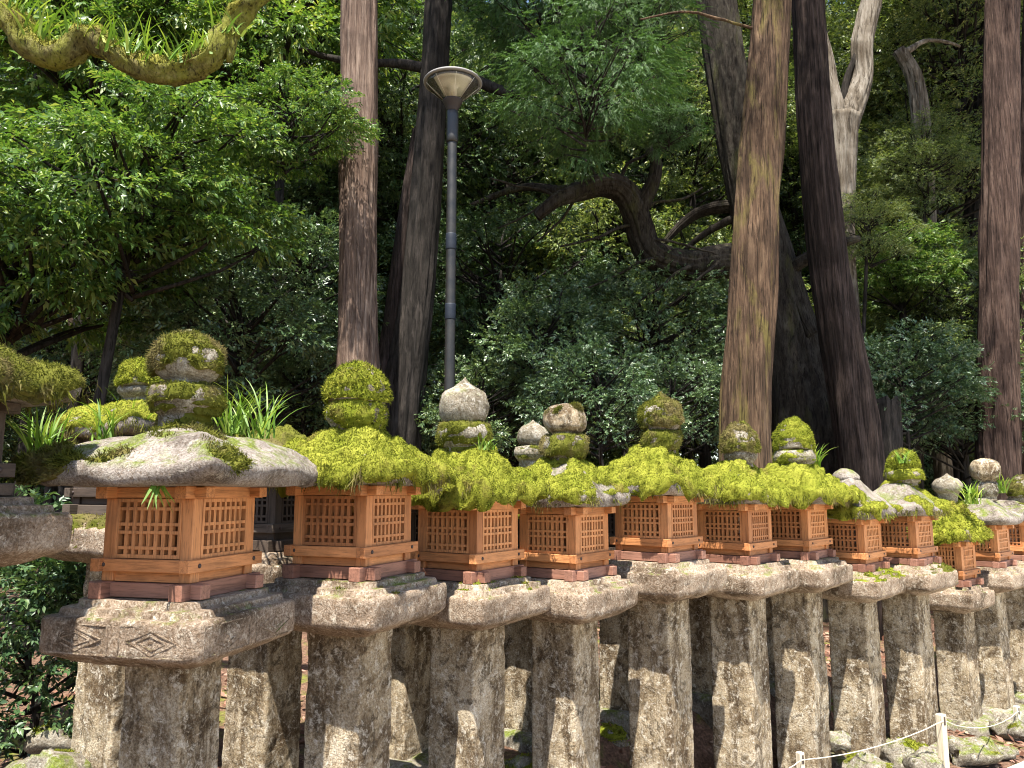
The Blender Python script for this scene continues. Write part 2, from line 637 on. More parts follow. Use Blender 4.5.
def tree(name, label, cat, proto, x, y, depth, scale=1.0, rz=None, tr=.06, bk=None, group=None, lean=0.0, squash=1.0):
    c = P(x, y, depth)
    gz = float(ground_z(c[0], c[1]))
    root = empty(name, (c[0] + lean, c[1], gz))
    tag(root, label, cat, group)
    me, bm = PROTO[proto]
    rz = random.uniform(0, 6.28) if rz is None else rz
    h = c[2] - gz
    for nm, d in (('crown', me), ('bough', bm)):
        o = bpy.data.objects.new(nm, d)
        COL.objects.link(o)
        o.parent = root
        o.location = (-lean, 0, h)
        o.rotation_euler = (0, 0, rz)
        o.scale = (scale, scale, scale * squash)
    v, f = tube([(0, 0, -.2), (-lean * .3 + .05, .03, h * .4), (-lean * .8, 0, h * .8), (-lean, 0, h + .2 * scale)], [tr * 1.25, tr, tr * .8, tr * .4], 9, .12, 7, int(x) % 97, .25)
    link('trunk' if cat == 'tree' else 'stem', mesh_of('trunk', v, f), bk or B_DARK, root)
    return root


random.seed(5)

# ------------------------------------------------------------------ ground
def build_ground():
    a = np.linspace(-1, 1, 150)
    g = np.sign(a) * (np.abs(a) ** 3.2) * 320 + a * 8
    X, Y = np.meshgrid(g, g + 6)
    Z = ground_z(X, Y)
    n = len(a)
    v = np.column_stack([X.ravel(), Y.ravel(), Z.ravel()])
    i = np.arange(n - 1)
    I, J = np.meshgrid(i, i)
    k = (J * n + I).ravel()
    q = np.column_stack([k, k + 1, k + 1 + n, k + n])
    me = mesh_np('ground', v, q)
    s = Nodes('leaf_litter_soil')
    c = s.coord(rnd=False)
    n1 = s.noise(c, 3, 7, .7, .3)
    n2 = s.noise(c, 38, 6, .75, .4)
    col = s.ramp(n2, [(.3, (.035, .022, .016)), (.48, (.12, .07, .045)), (.62, (.22, .13, .09)), (.75, (.32, .22, .16))])
    col = s.mix(s.ramp(n1, [(.53, 0.0), (.66, .9)]), col, s.ramp(n2, [(.3, (.05, .065, .012)), (.7, (.2, .24, .03))]))
    o = link('ground', me, s.finish(col, .95, s.bump(n2, .8, .02), .15))
    o['kind'] = 'structure'
    # path: a gravel sheet in front of the row
    s = Nodes('pale_gravel')
    c = s.coord(rnd=False)
    n1 = s.noise(c, 90, 5, .7)
    n2 = s.noise(c, 2.5, 6, .65)
    col = s.ramp(n1, [(.3, (.4, .36, .29)), (.5, (.62, .57, .47)), (.7, (.75, .71, .62))])
    col = s.mix(s.ramp(n2, [(.4, .5), (.6, 0.0)]), col, s.mix(1.0, col, (.75, .7, .65), 'MULTIPLY'))
    u = np.linspace(0, 40, 80)
    w = np.linspace(-7.5, -.42, 30)
    pts, fs = [], []
    for i, a_ in enumerate(u):
        for j, b_ in enumerate(w):
            e = .06 * math.sin(a_ * 3.1) + .05 * math.sin(a_ * 7.3) if j in (0, len(w) - 1) else 0
            p = ROW0 + ROWD * (a_ + 3.2 + .9 * b_ + .1 * math.sin(b_ * 5)) + ROWP * (b_ + e)
            pts.append((p[0], p[1], float(ground_z(p[0], p[1])) + .006))
    for i in range(len(u) - 1):
        for j in range(len(w) - 1):
            a_ = i * len(w) + j
            fs.append((a_, a_ + len(w), a_ + len(w) + 1, a_ + 1))
    o = link('path', mesh_of('path', pts, fs), s.finish(col, .95, s.bump(n1, .6, .01), .2))
    o['kind'] = 'structure'
    # fallen leaves between the pillars
    n = 9000
    t = rng.uniform(-4, 11, n)
    q = rng.uniform(-.45, 3.5, n)
    p = ROW0 + ROWD * t[:, None] + ROWP * q[:, None]
    z = ground_z(p[:, 0], p[:, 1]) + .012
    C = np.column_stack([p, z])
    D = rng.normal(0, 1, (n, 3))
    D[:, 2] *= .15
    v, tr = leaves(C, D, 1, .07, .035, .0, .35, .3, -.1)
    me = mesh_np('fallen_leaves', v, tr)
    lm = leaf_mat('dead_leaf', [(0, (.1, .045, .03)), (.5, (.25, .12, .08)), (.8, (.36, .2, .15)), (1, (.42, .32, .22))], .7, .2, .15, (1, .8, .6))
    o = link('fallen_leaves', me, lm, None, False)
    o['kind'] = 'stuff'
    o['label'] = 'reddish brown fallen leaves lying on the soil between the stone pillars'


build_ground()

# ------------------------------------------------------------------ moss and grass
def sample_faces(v, f, n, rg, keep=None):
    v = np.asarray(v)
    q = np.array([x for x in f if len(x) == 4])
    a, b, c, d = (v[q[:, i]] for i in range(4))
    nn = np.cross(c - a, d - b)
    ar = np.linalg.norm(nn, axis=1)
    nn = nn / np.maximum(ar, 1e-12)[:, None]
    w = ar * (keep(nn, (a + c) / 2) if keep else 1)
    i = rg.choice(len(q), n, p=w / w.sum())
    s, t = rg.uniform(0, 1, (2, n, 1))
    p = (a[i] * (1 - s) + b[i] * s) * (1 - t) + (d[i] * (1 - s) + c[i] * s) * t
    return p, nn[i]


def fuzz(p, nn, L, Wd, rg, droop=.15):
    n = len(p)
    d = unit(nn * .75 + rg.normal(0, .42, (n, 3)) + np.array([0, 0, -droop]))
    w = unit(np.cross(d, rg.normal(0, 1, (n, 3))))
    ln = (L * rg.uniform(.5, 1.4, n))[:, None]
    v = np.stack([p - d * ln * .15 - w * Wd, p + d * ln, p - d * ln * .15 + w * Wd], 1).reshape(-1, 3)
    return v, np.arange(3 * n).reshape(-1, 3)


def moss_layer(v, f, thick, cover, seed, n, L, m, parent, rg, freq=7, hang=0.0, ztop=None, bias=None, upw=.55, extra=None):
    """a lumpy mat over the upper side of a stone, with fine tufts; cover 0..1"""
    v = np.asarray(v)
    me = mesh_of('tmp', v, f)
    nv = np.zeros(len(v) * 3)
    me.vertices.foreach_get('normal', nv)
    nv = nv.reshape(-1, 3)
    bpy.data.meshes.remove(me)

    def mask(p, nz):
        t = fbm(p * freq, seed, 3) * .55 + (cover - .5) * 2.2 + np.clip(nz, -.6, 1) * upw - .2
        if bias is not None:
            t = t + bias(p)
        return t
    mk = mask(v, nv[:, 2])
    mk = np.where(nv[:, 2] < -.6, -1.0, mk)
    lump = .65 + .5 * fbm(v * 26, seed + 5, 3)
    sv = v + nv * ((sstep(-.05, .35, mk) * (thick + .012) * lump) - .012)[:, None]
    if hang:
        low = sstep(-.2, .3, mk) * (nv[:, 2] < .35) * hang * np.clip(.5 + fbm(v * 11, seed + 9, 2), 0, 1.3)
        sv[:, 2] -= low
    keep = lambda q, c: (mask(c, q[:, 2]) > .02) * (q[:, 2] > -.5) + 1e-9
    # the same mask, read on the bare stone, chooses where tufts stand
    qf = np.array([x for x in f if len(x) == 4])
    keepw = (mk[qf].mean(1) > .0).astype(float) + 1e-6
    p, nn = sample_faces(sv, f, n, rg, lambda q, c: keepw * (q[:, 2] > -.7))
    fv, ft = fuzz(p, nn, L, L * .2, rg)
    tri = np.concatenate([qf[:, [0, 1, 2]], qf[:, [0, 2, 3]]])
    allv = np.concatenate([sv, fv])
    allt = np.concatenate([tri, ft + len(sv)])
    if extra is None:
        return link('moss', mesh_np('moss', allv, allt), m, parent)
    n0 = len(allt)
    o = link('moss', mesh_np('moss', np.concatenate([allv, extra[0]]), np.concatenate([allt, extra[1] + len(allv)])), m, parent)
    o.data.materials.append(MOSS_DULL)
    o.data.polygons.foreach_set('material_index', np.where(np.arange(n0 + len(extra[1])) < n0, 0, 1).astype(np.int32))
    return o


def grass_tuft(loc, n, L, label, group=None, spread=.05, wd=.006, seed=0, lean=(0, 0, 0), name='grass_tuft', cat='grass tuft', m=None):
    rg = np.random.default_rng(seed + 100)
    vs, fs = [], []
    for i in range(n):
        b = np.array([*rg.normal(0, spread * .5, 2), -.01])
        az = rg.uniform(0, 6.283)
        tilt = rg.uniform(.1, .75)
        l = L * rg.uniform(.55, 1.15)
        d0 = np.array([math.cos(az) * tilt, math.sin(az) * tilt, 1]) + np.array(lean)
        d0 /= np.linalg.norm(d0)
        side = np.cross(d0, [0, 0, 1])
        side = side / max(np.linalg.norm(side), 1e-6)
        side = side * math.cos(.5) + np.cross(d0, side) * math.sin(rg.uniform(-.9, .9))
        p = b.copy()
        d = d0.copy()
        k0 = len(vs)
        N_ = 7
        for k in range(N_ + 1):
            w = wd * (1 - (k / N_) ** 2) * rg.uniform(.9, 1.1) + .0004
            vs += [p - side * w, p + side * w]
            d = d + np.array([math.cos(az), math.sin(az), -1.2]) * (.16 * k / N_) * rg.uniform(.8, 1.3)
            d /= np.linalg.norm(d)
            p = p + d * l / N_
        for k in range(N_):
            a = k0 + 2 * k
            fs.append((a, a + 1, a + 3, a + 2))
    o = link(name, mesh_of(name, vs, fs), m or GRASSM)
    o.location = [float(c) for c in loc]
    return tag(o, label, cat, group)


# ------------------------------------------------------------------ lanterns
BS, BH = .35, .37          # fire box: width and height


def solve(xc, xr, yt, yb, s=BS):
    rt, rb = ray(xc, yt), ray(xc, yb)
    z = BH / (rt[2] - rb[2])
    ym = (yt + yb) / 2
    X = ray(xc, ym)[0] * z
    tr = ray(xr, ym)[0]
    A = (tr * z - X) / s
    lo, hi = R(5), R(88)
    for _ in range(60):
        mid = (lo + hi) / 2
        if math.cos(mid) - tr * math.sin(mid) > A:
            lo = mid
        else:
            hi = mid
    a = (lo + hi) / 2
    u = np.array([math.cos(a), math.sin(a)])
    v = np.array([-math.sin(a), math.cos(a)])
    c = np.array([X, z]) + (u + v) * s / 2
    return c, a, EYE + rb[2] * z


def hash_frame(root, name, z0, z1, half, wdt, out, mats, dz=.003, b=.002):
    """two pairs of crossing beams; out: how far the ends stand past the corners"""
    for sgn in (-1, 1):
        mb = MB()
        y = sgn * (half - wdt / 2)
        mb.box((-half - out, y - wdt / 2, z0), (half + out, y + wdt / 2, z1), b)
        mb.build(name, mats[0], root)
        mb = MB()
        mb.box((y - wdt / 2 + .001, -half - out + .002, z0 + dz), (y + wdt / 2 + .001, half + out - .002, z1 - dz), b)
        mb.build(name, mats[1], root)


def lattice(root, side, half, z0, z1, mat, post, mats=None):
    """one pierced screen between two posts; side 0..3"""
    mb = MB()
    a = half - post
    yf = -half + .010

    def put(x0, x1, za, zb, d):
        mb.box((x0, yf - d, za), (x1, yf + d, zb))
    fr = .012
    hz = z1 - z0 - 2 * fr
    put(-a, a, z0, z0 + fr, .0105)
    put(-a, a, z1 - fr, z1, .0105)
    put(-a, -a + fr, z0 + fr, z1 - fr, .0105)
    put(a - fr, a, z0 + fr, z1 - fr, .0105)
    # rows: small, tall, small, tall, small
    bar = .0105
    hs = [1, 2.5, 1, 2.5, 1]
    unit_ = (hz - 4 * bar) / sum(hs)
    z = z0 + fr
    for i, q in enumerate(hs[:-1]):
        z += q * unit_
        put(-a + fr, a - fr, z, z + bar, .0092)
        z += bar
    n = 8
    x0, x1 = -a + fr, a - fr
    st = (x1 - x0) / n
    for i in range(1, n):
        x = x0 + st * i
        put(x - .0068, x + .0068, z0 + fr, z1 - fr, .0075)
    c, s = [(1, 0), (0, 1), (-1, 0), (0, -1)][side]
    mb.v = [(x * c - y * s, x * s + y * c, zz) for x, y, zz in mb.v]
    return mb.build('lattice_panel', mat, root)


def fire_box(root, zb, s, h, new=True):
    wx, wy, wz = WOODX if new else DARKW
    sx, sy = SKID if new else DARKW[:2]
    hf = s / 2
    mb = MB()
    e = hf - .055
    mb.box((-e, -e, zb + .052), (e, e, zb + .064))
    mb.box((-e, -e, zb + h - .03), (e, e, zb + h - .02))
    fb = mb.build('fire_box', wx, root)
    k = h / .37
    z1, z2, z3 = zb + .053 * k, zb + .13 * k, zb + .328 * k
    hash_frame(fb, 'skid_beam', zb, z1, hf + .006, .05, .042, (sx, sy))
    post = .046
    for px in (-1, 1):
        for py in (-1, 1):
            mb = MB()
            x0, x1 = sorted((px * hf, px * (hf - post)))
            y0, y1 = sorted((py * hf, py * (hf - post)))
            mb.box((x0, y0, z1 + .0005), (x1, y1, z3), .002)
            mb.build('corner_post', wz, fb)
    # base boards below the rail
    for side in range(4):
        mb = MB()
        mb.box((-hf + post, -hf + .012, z1), (hf - post, -hf + .034, z2 - .04))
        c, q = [(1, 0), (0, 1), (-1, 0), (0, -1)][side]
        mb.v = [(x * c - y * q, x * q + y * c, zz) for x, y, zz in mb.v]
        mb.build('base_board', wx if side % 2 == 0 else wy, fb)
    # sill rail: stands proud of the posts, with a nail near each end
    for side in range(4):
        c, q = [(1, 0), (0, 1), (-1, 0), (0, -1)][side]
        o = .017
        ext = hf + o + (.018 if side % 2 == 0 else -.0015)
        mb = MB()
        mb.box((-ext, -hf - o, z2 - .043), (ext, -hf + .02, z2 - .002 * (side % 2)), .002)
        mb.v = [(x * c - y * q, x * q + y * c, zz) for x, y, zz in mb.v]
        rail = mb.build('sill_rail', wx if side % 2 == 0 else wy, fb)
        for e_ in (-1, 1):
            v, f = lathe([(.0075, 0), (.0078, .003), (.004, .006)], 10, .01)
            v = np.column_stack([v[:, 0] + e_ * (hf - .02), -hf - o - v[:, 2] + .001, v[:, 1] + z2 - .021])
            v = np.column_stack([v[:, 0] * c - v[:, 1] * q, v[:, 0] * q + v[:, 1] * c, v[:, 2]])
            me = mesh_of('nail_head', v, f)
            link('nail_head', me, NAIL, rail).parent = fb
        lattice(fb, side, hf, z2 + .0005, z3 - .0005, wz, post)
    hash_frame(fb, 'top_beam', z3 + .0005, zb + h, hf + .003, .046, .045, (wx, wy))
    return fb


def bias_fn(items):
    """patches that add or take away moss: (x, y, z, radius, amount) in the lantern's own frame"""
    if not items:
        return None

    def f(p):
        t = np.zeros(len(p))
        for (x, y, z, r, a) in items:
            t += a * np.exp(-((p[:, 0] - x) ** 2 + (p[:, 1] - y) ** 2 + (p[:, 2] - z) ** 2) / (r * r))
        return t
    return f


def lantern(label, c, a, zb, o, name='stone_lantern', group='stone lanterns of the front row', new=True, gz=None):
    rg = np.random.default_rng(o['seed'])
    sd = o['seed']
    gz = float(ground_z(c[0], c[1])) if gz is None else gz
    root = empty(name, (c[0], c[1], gz), a)
    tag(root, label, 'stone lantern', group)
    z0 = zb - gz                                    # platform top, in the lantern's frame
    hp = o.get('slab', .295)
    th = o.get('slab_h', .122)
    # base stone
    v, f = sq_lathe([(.24, -.15), (.25, .0), (.24, .05), (.2, .07), (.19, .072)], .05, 8, 3, .06)
    v = shake(v, .02, 5, sd)
    link('base_stone', mesh_of('base_stone', v, f), STONE_FOOT, root)
    # pillar
    pt = z0 - .05 - th - .05
    ph = o.get('pillar', .135) * .93
    pb = ph * o.get('taper', 1.03)
    prof = [(pb, .03), ((ph + pb) / 2, pt * .5), (ph, pt * .97), (ph * 1.03, pt + .01)]
    v, f = sq_lathe(prof, .02, 14, 3, .012)
    v = shake(v, .005, 3, sd + 1)
    v = shake(v, .0038, 26, sd + 2, 3)
    link('pillar', mesh_of('pillar', v, f), STONE_PILLAR, root)
    # platform: slab with two shallow steps
    zt = z0 - .05
    prof = [(ph * .98, pt - .004), (ph + .012, pt), (hp * .72, pt + .018), (hp * .97, zt - th + .004), (hp, zt - th + .016), (hp * 1.005, zt - .012), (hp * .985, zt), (hp * .9, zt + .002), (hp * .885, zt + .022), (hp * .875, zt + .025), (hp * .775, zt + .027), (hp * .765, zt + .047), (hp * .745, zt + .05), (.05, zt + .05)]
    v, f = sq_lathe(prof, .022, 18, 5, .045 if o.get('round') else .02)
    kk = sstep(zt + .04, zt - .02, v[:, 2]) * .8 + .2
    rough = o.get('rough', 1.0)
    v2 = shake(v, .0045 * rough, 6, sd + 3)
    v2 = shake(v2, .0038 * rough, 30, sd + 4, 3)
    v = v + (v2 - v) * kk[:, None]
    v[:, 2] = np.where(v[:, 2] > zt + .035, np.minimum(v[:, 2], z0 - .0005), v[:, 2])
    plat = link('platform', mesh_of('platform', v, f), STONE_SLAB, root)
    if o.get('carve'):
        carve(plat, hp, zt, th)
    if o.get('slab_moss'):
        moss_layer(v, f, .012, o['slab_moss'], sd + 40, 2600, .014, MOSS_DULL if not o.get('slab_bright') else MOSS_BRIGHT, plat, rg, 8)
    # fire box of timber
    bh = o.get('bh', BH)
    fire_box(root, z0, o.get('bs', BS), bh, new)
    # roof stone
    rz = z0 + bh
    hr = o.get('roof', .28)
    top = o['roof_h']
    q1, q2, q3 = o.get('slope', (.27, .53, .78))
    prof = [(.1, rz + .001), (hr * .8, rz - .004), (hr * .93, rz + .0), (hr * .985, rz + .018), (hr, rz + .045), (hr * .97, rz + .068), (hr * .9, rz + .08), (hr * .74, rz + .08 + (top - .08) * q1), (hr * .56, rz + .08 + (top - .08) * q2), (hr * .42, rz + .08 + (top - .08) * q3), (hr * .33, rz + top * .96), (hr * .27, rz + top), (.03, rz + top)]
    v, f = sq_lathe(prof, .02, 16, 4, .03)
    r_ = np.maximum(np.abs(v[:, 0]), np.abs(v[:, 1])) / hr
    corner = np.minimum(np.abs(v[:, 0]), np.abs(v[:, 1])) / np.maximum(np.maximum(np.abs(v[:, 0]), np.abs(v[:, 1])), 1e-6)
    v[:, 2] += .022 * (corner ** 3) * np.clip(r_, 0, 1) ** 3
    v2 = shake(v, .014, 6, sd + 5)
    v2 = shake(v2, .005, 20, sd + 6)
    v = np.where((v[:, 2] > rz + .006)[:, None], v2, v)
    if o.get('tilt'):
        v[:, 2] += (v[:, 0] * o['tilt'][0] + v[:, 1] * o['tilt'][1]) * (v[:, 2] > rz + .004)
    roof = link('roof', mesh_of('roof', v, f), STONE_ROOF, root)
    if o.get('moss', 0) > 0:
        moss_layer(v, f, o.get('thick', .028), o['moss'], sd + 50, int(o.get('tufts', 9000)), o.get('tuft', .017), o.get('moss_mat', MOSS_BRIGHT), roof, rg, 6, o.get('hang', .05), None, bias_fn([(x, y, rz + z, q, k) for x, y, z, q, k in o.get('bias', [])]), .55, fringe(roof, v, f, hr, rz, sd, rg, o['moss']) if o['moss'] > .4 else None)
    # finial
    fin = o.get('finial')
    if fin:
        finial(root, fin, rz + top, c, a, gz, sd, rg)
    return root


def fringe(roof, v, f, hr, rz, sd, rg, cover):
    """brownish strands of moss that hang below the eaves"""
    n = int(700 + 1100 * cover)
    t = rg.uniform(0, 1, n) * 4
    q = np.floor(t)
    a = (t - q) * 2 - 1
    h = hr * rg.uniform(.9, 1.07, n)
    x = np.where(q == 0, h, np.where(q == 1, -h, a * h))
    y = np.where(q < 2, a * h, np.where(q == 2, h, -h))
    p = np.column_stack([x, y, rz + .02 + .045 * np.abs(a) ** 3 + rg.uniform(-.012, .03, n)])
    k = fbm(p * 13, sd + 3, 3) + (cover - .55) * 1.2
    p, k = p[k > 0], k[k > 0]
    n = len(p)
    d = unit(np.column_stack([p[:, 0], p[:, 1], np.zeros(n)]) * rg.uniform(0, 1.2, (n, 1)) + rg.normal(0, .3, (n, 3)) * .6 + np.array([0, 0, -1.0]))
    w = unit(np.cross(d, rg.normal(0, 1, (n, 3)))) * .0024
    ln = (rg.uniform(.015, .05, n) * (.6 + k))[:, None]
    m = p + d * ln * .5 + rg.normal(0, .004, (n, 3))
    vv = np.stack([p - w, p + w, m + w * .9, m - w * .9, p + d * ln + rg.normal(0, .006, (n, 3))], 1).reshape(-1, 3)
    i = np.arange(n)[:, None] * 5
    tri = np.concatenate([i + [0, 1, 2], i + [0, 2, 3], i + [3, 2, 4]], 1).reshape(-1, 3)
    return vv, tri


def carve(plat, hp, zt, th):
    """raised frames and diamonds cut in the two outer faces of the slab"""
    mb = MB()
    zm = zt - th * .5

    def strip(p, q, w, d):
        # a thin bar lying on the face x = -hp from (y, z) p to q
        p, q = np.array(p), np.array(q)
        t = (q - p) / np.linalg.norm(q - p)
        n = np.array([-t[1], t[0]]) * w
        s = [p - n, p + n, q + n, q - n]
        s2 = [p - n * .5, p + n * .5, q + n * .5, q - n * .5]
        v = [(-hp + .006, y, z) for y, z in s] + [(-hp - d * .3, y, z) for y, z in s2]
        mb.add(v, [(3, 2, 1, 0), (4, 5, 6, 7), (0, 1, 5, 4), (1, 2, 6, 5), (2, 3, 7, 6), (3, 0, 4, 7)])
    for cy in (-hp * .47, hp * .47):
        wy, wz = hp * .4, th * .36
        for r_, t_ in ((1.0, .0035), (.55, .0035)):
            pts = [(cy - wy * .78 * r_, zm), (cy, zm + wz * .8 * r_), (cy + wy * .78 * r_, zm), (cy, zm - wz * .8 * r_)]
            for i in range(4):
                strip(pts[i], pts[(i + 1) % 4], t_, .008)
        strip((cy - .008, zm), (cy + .008, zm), .007, .008)
        b = [(cy - wy, zm - wz), (cy + wy, zm - wz), (cy + wy, zm + wz), (cy - wy, zm + wz)]
        strip(b[0], b[1], .004, .006)
        strip(b[2], b[3], .004, .006)
        strip(b[1], b[2], .004, .006)
        strip(b[3], b[0], .004, .006)
    base = list(mb.v)
    fs = list(mb.f)
    mb.v = list(base)
    mb.add([(-y, x, z) for x, y, z in base], fs)          # the neighbouring face
    v = shake(np.array(mb.v), .003, 30, 5)
    o = link('carving', mesh_of('carving', v, mb.f), STONE_SLAB, plat, False)


def finial(root, q, zt, c, a, gz, sd, rg):
    """q: pixel measures read off the photograph, turned into metres at the lantern's own distance"""
    d = c[1]
    px = d / F
    ca, sa = math.cos(a), math.sin(a)

    def zz(y):
        return P(q['x'], y, d)[2] - gz
    wx = P(q['x'], q['ring'][0] if q.get('ring') else q['ball'][1], d)[0] - c[0]
    off = np.array([wx * ca, -wx * sa])
    base = zt - .02
    first = None
    if q.get('ring'):
        y0, y1, r = q['ring']
        zt_, zb_ = zz(y0), zz(y1)
        r *= px
        h = zt_ - zb_
        prof = [(r * .72, min(base, zb_ - .01)), (r * .7, zb_ - .002), (r * .8, zb_ + h * .08), (r * .98, zb_ + h * .4), (r, zb_ + h * .65), (r * .9, zt_ - h * .06), (r * .7, zt_), (.02, zt_ + .002)]
        v, f = lathe(prof, 30, .012)
        v = shake(v, .008, 9, sd + 8)
        v = shake(v, .003, 30, sd + 9)
        v[:, :2] += off
        if q.get('tilt'):
            v[:, 2] += (v[:, 0] - off[0]) * q['tilt']
        first = link('finial', mesh_of('finial', v, f), STONE_GREY, root)
        if q.get('rm', 0) > 0:
            moss_layer(v, f, .012, q['rm'], sd + 60, 2600, .013, q.get('mat', MOSS_BRIGHT), first, rg, 9, .02, None, None, .2)
    y0, y1, r = q['ball']
    zt_, zb_ = zz(y0), zz(y1)
    r *= px
    h = zt_ - zb_
    n = 14
    prof = [(r * .55, min(zb_ - .01, base if not q.get('ring') else 9))]
    for i in range(n + 1):
        t = i / n
        if q['kind'] == 'ball':
            rr = r * max(.02, (1 - abs(2 * t - 1) ** 2.6)) ** .5 if t > .0 else r * .6
            rr = max(rr, r * .6 * (t < .08))
        elif q['kind'] == 'dome':
            rr = r * max(.02, 1 - t ** 2.4) ** .55
            rr *= .93 + .07 * min(1, t * 5)
        else:                                   # onion with a point
            rr = r * ((max(0, 1 - (abs(t - .36) / .5) ** 2.2)) ** .5 if t < .72 else 0)
            e = r * (.62 * ((1 - t) / .28) ** 1.25) if t >= .72 else 0
            rr = max(rr, e, r * .02)
            if t < .1:
                rr = max(rr, r * .7)
        prof.append((max(rr, .002), zb_ + h * t))
    v, f = lathe(prof, 30, .012)
    v = shake(v, .007, 9, sd + 10)
    v = shake(v, .003, 32, sd + 11)
    v[:, :2] += off
    b = link('jewel' if first else 'finial', mesh_of('jewel', v, f), q.get('stone', STONE_GREY), first or root)
    if q.get('bm', 0) > 0:
        holder = root if not first else first
        bs = bias_fn([(off[0] + x, off[1] + y, zb_ + z * h, w, k) for x, y, z, w, k in q.get('bias', [])])
        moss_layer(v, f, .016, q['bm'], sd + 70, 4200, .014, q.get('mat', MOSS_BRIGHT), first or b, rg, 9, .01, None, bs, .3)
    if q.get('nub'):
        x, y = q['nub']
        v, f = lathe([(.02, -.02), (.021, .0), (.016, .014), (.004, .02)], 12, .01)
        pz = P(x, y, d)
        v = shake(v, .004, 30, sd)
        v[:, 0] += off[0]
        v[:, 1] += off[1]
        v[:, 2] += pz[2] - gz
        link('tip', mesh_of('tip', v, f), STONE_ROOF, first or b)


def roof_h(y, c, zb):
    return P(512, y, c[1])[2] - (zb + BH)


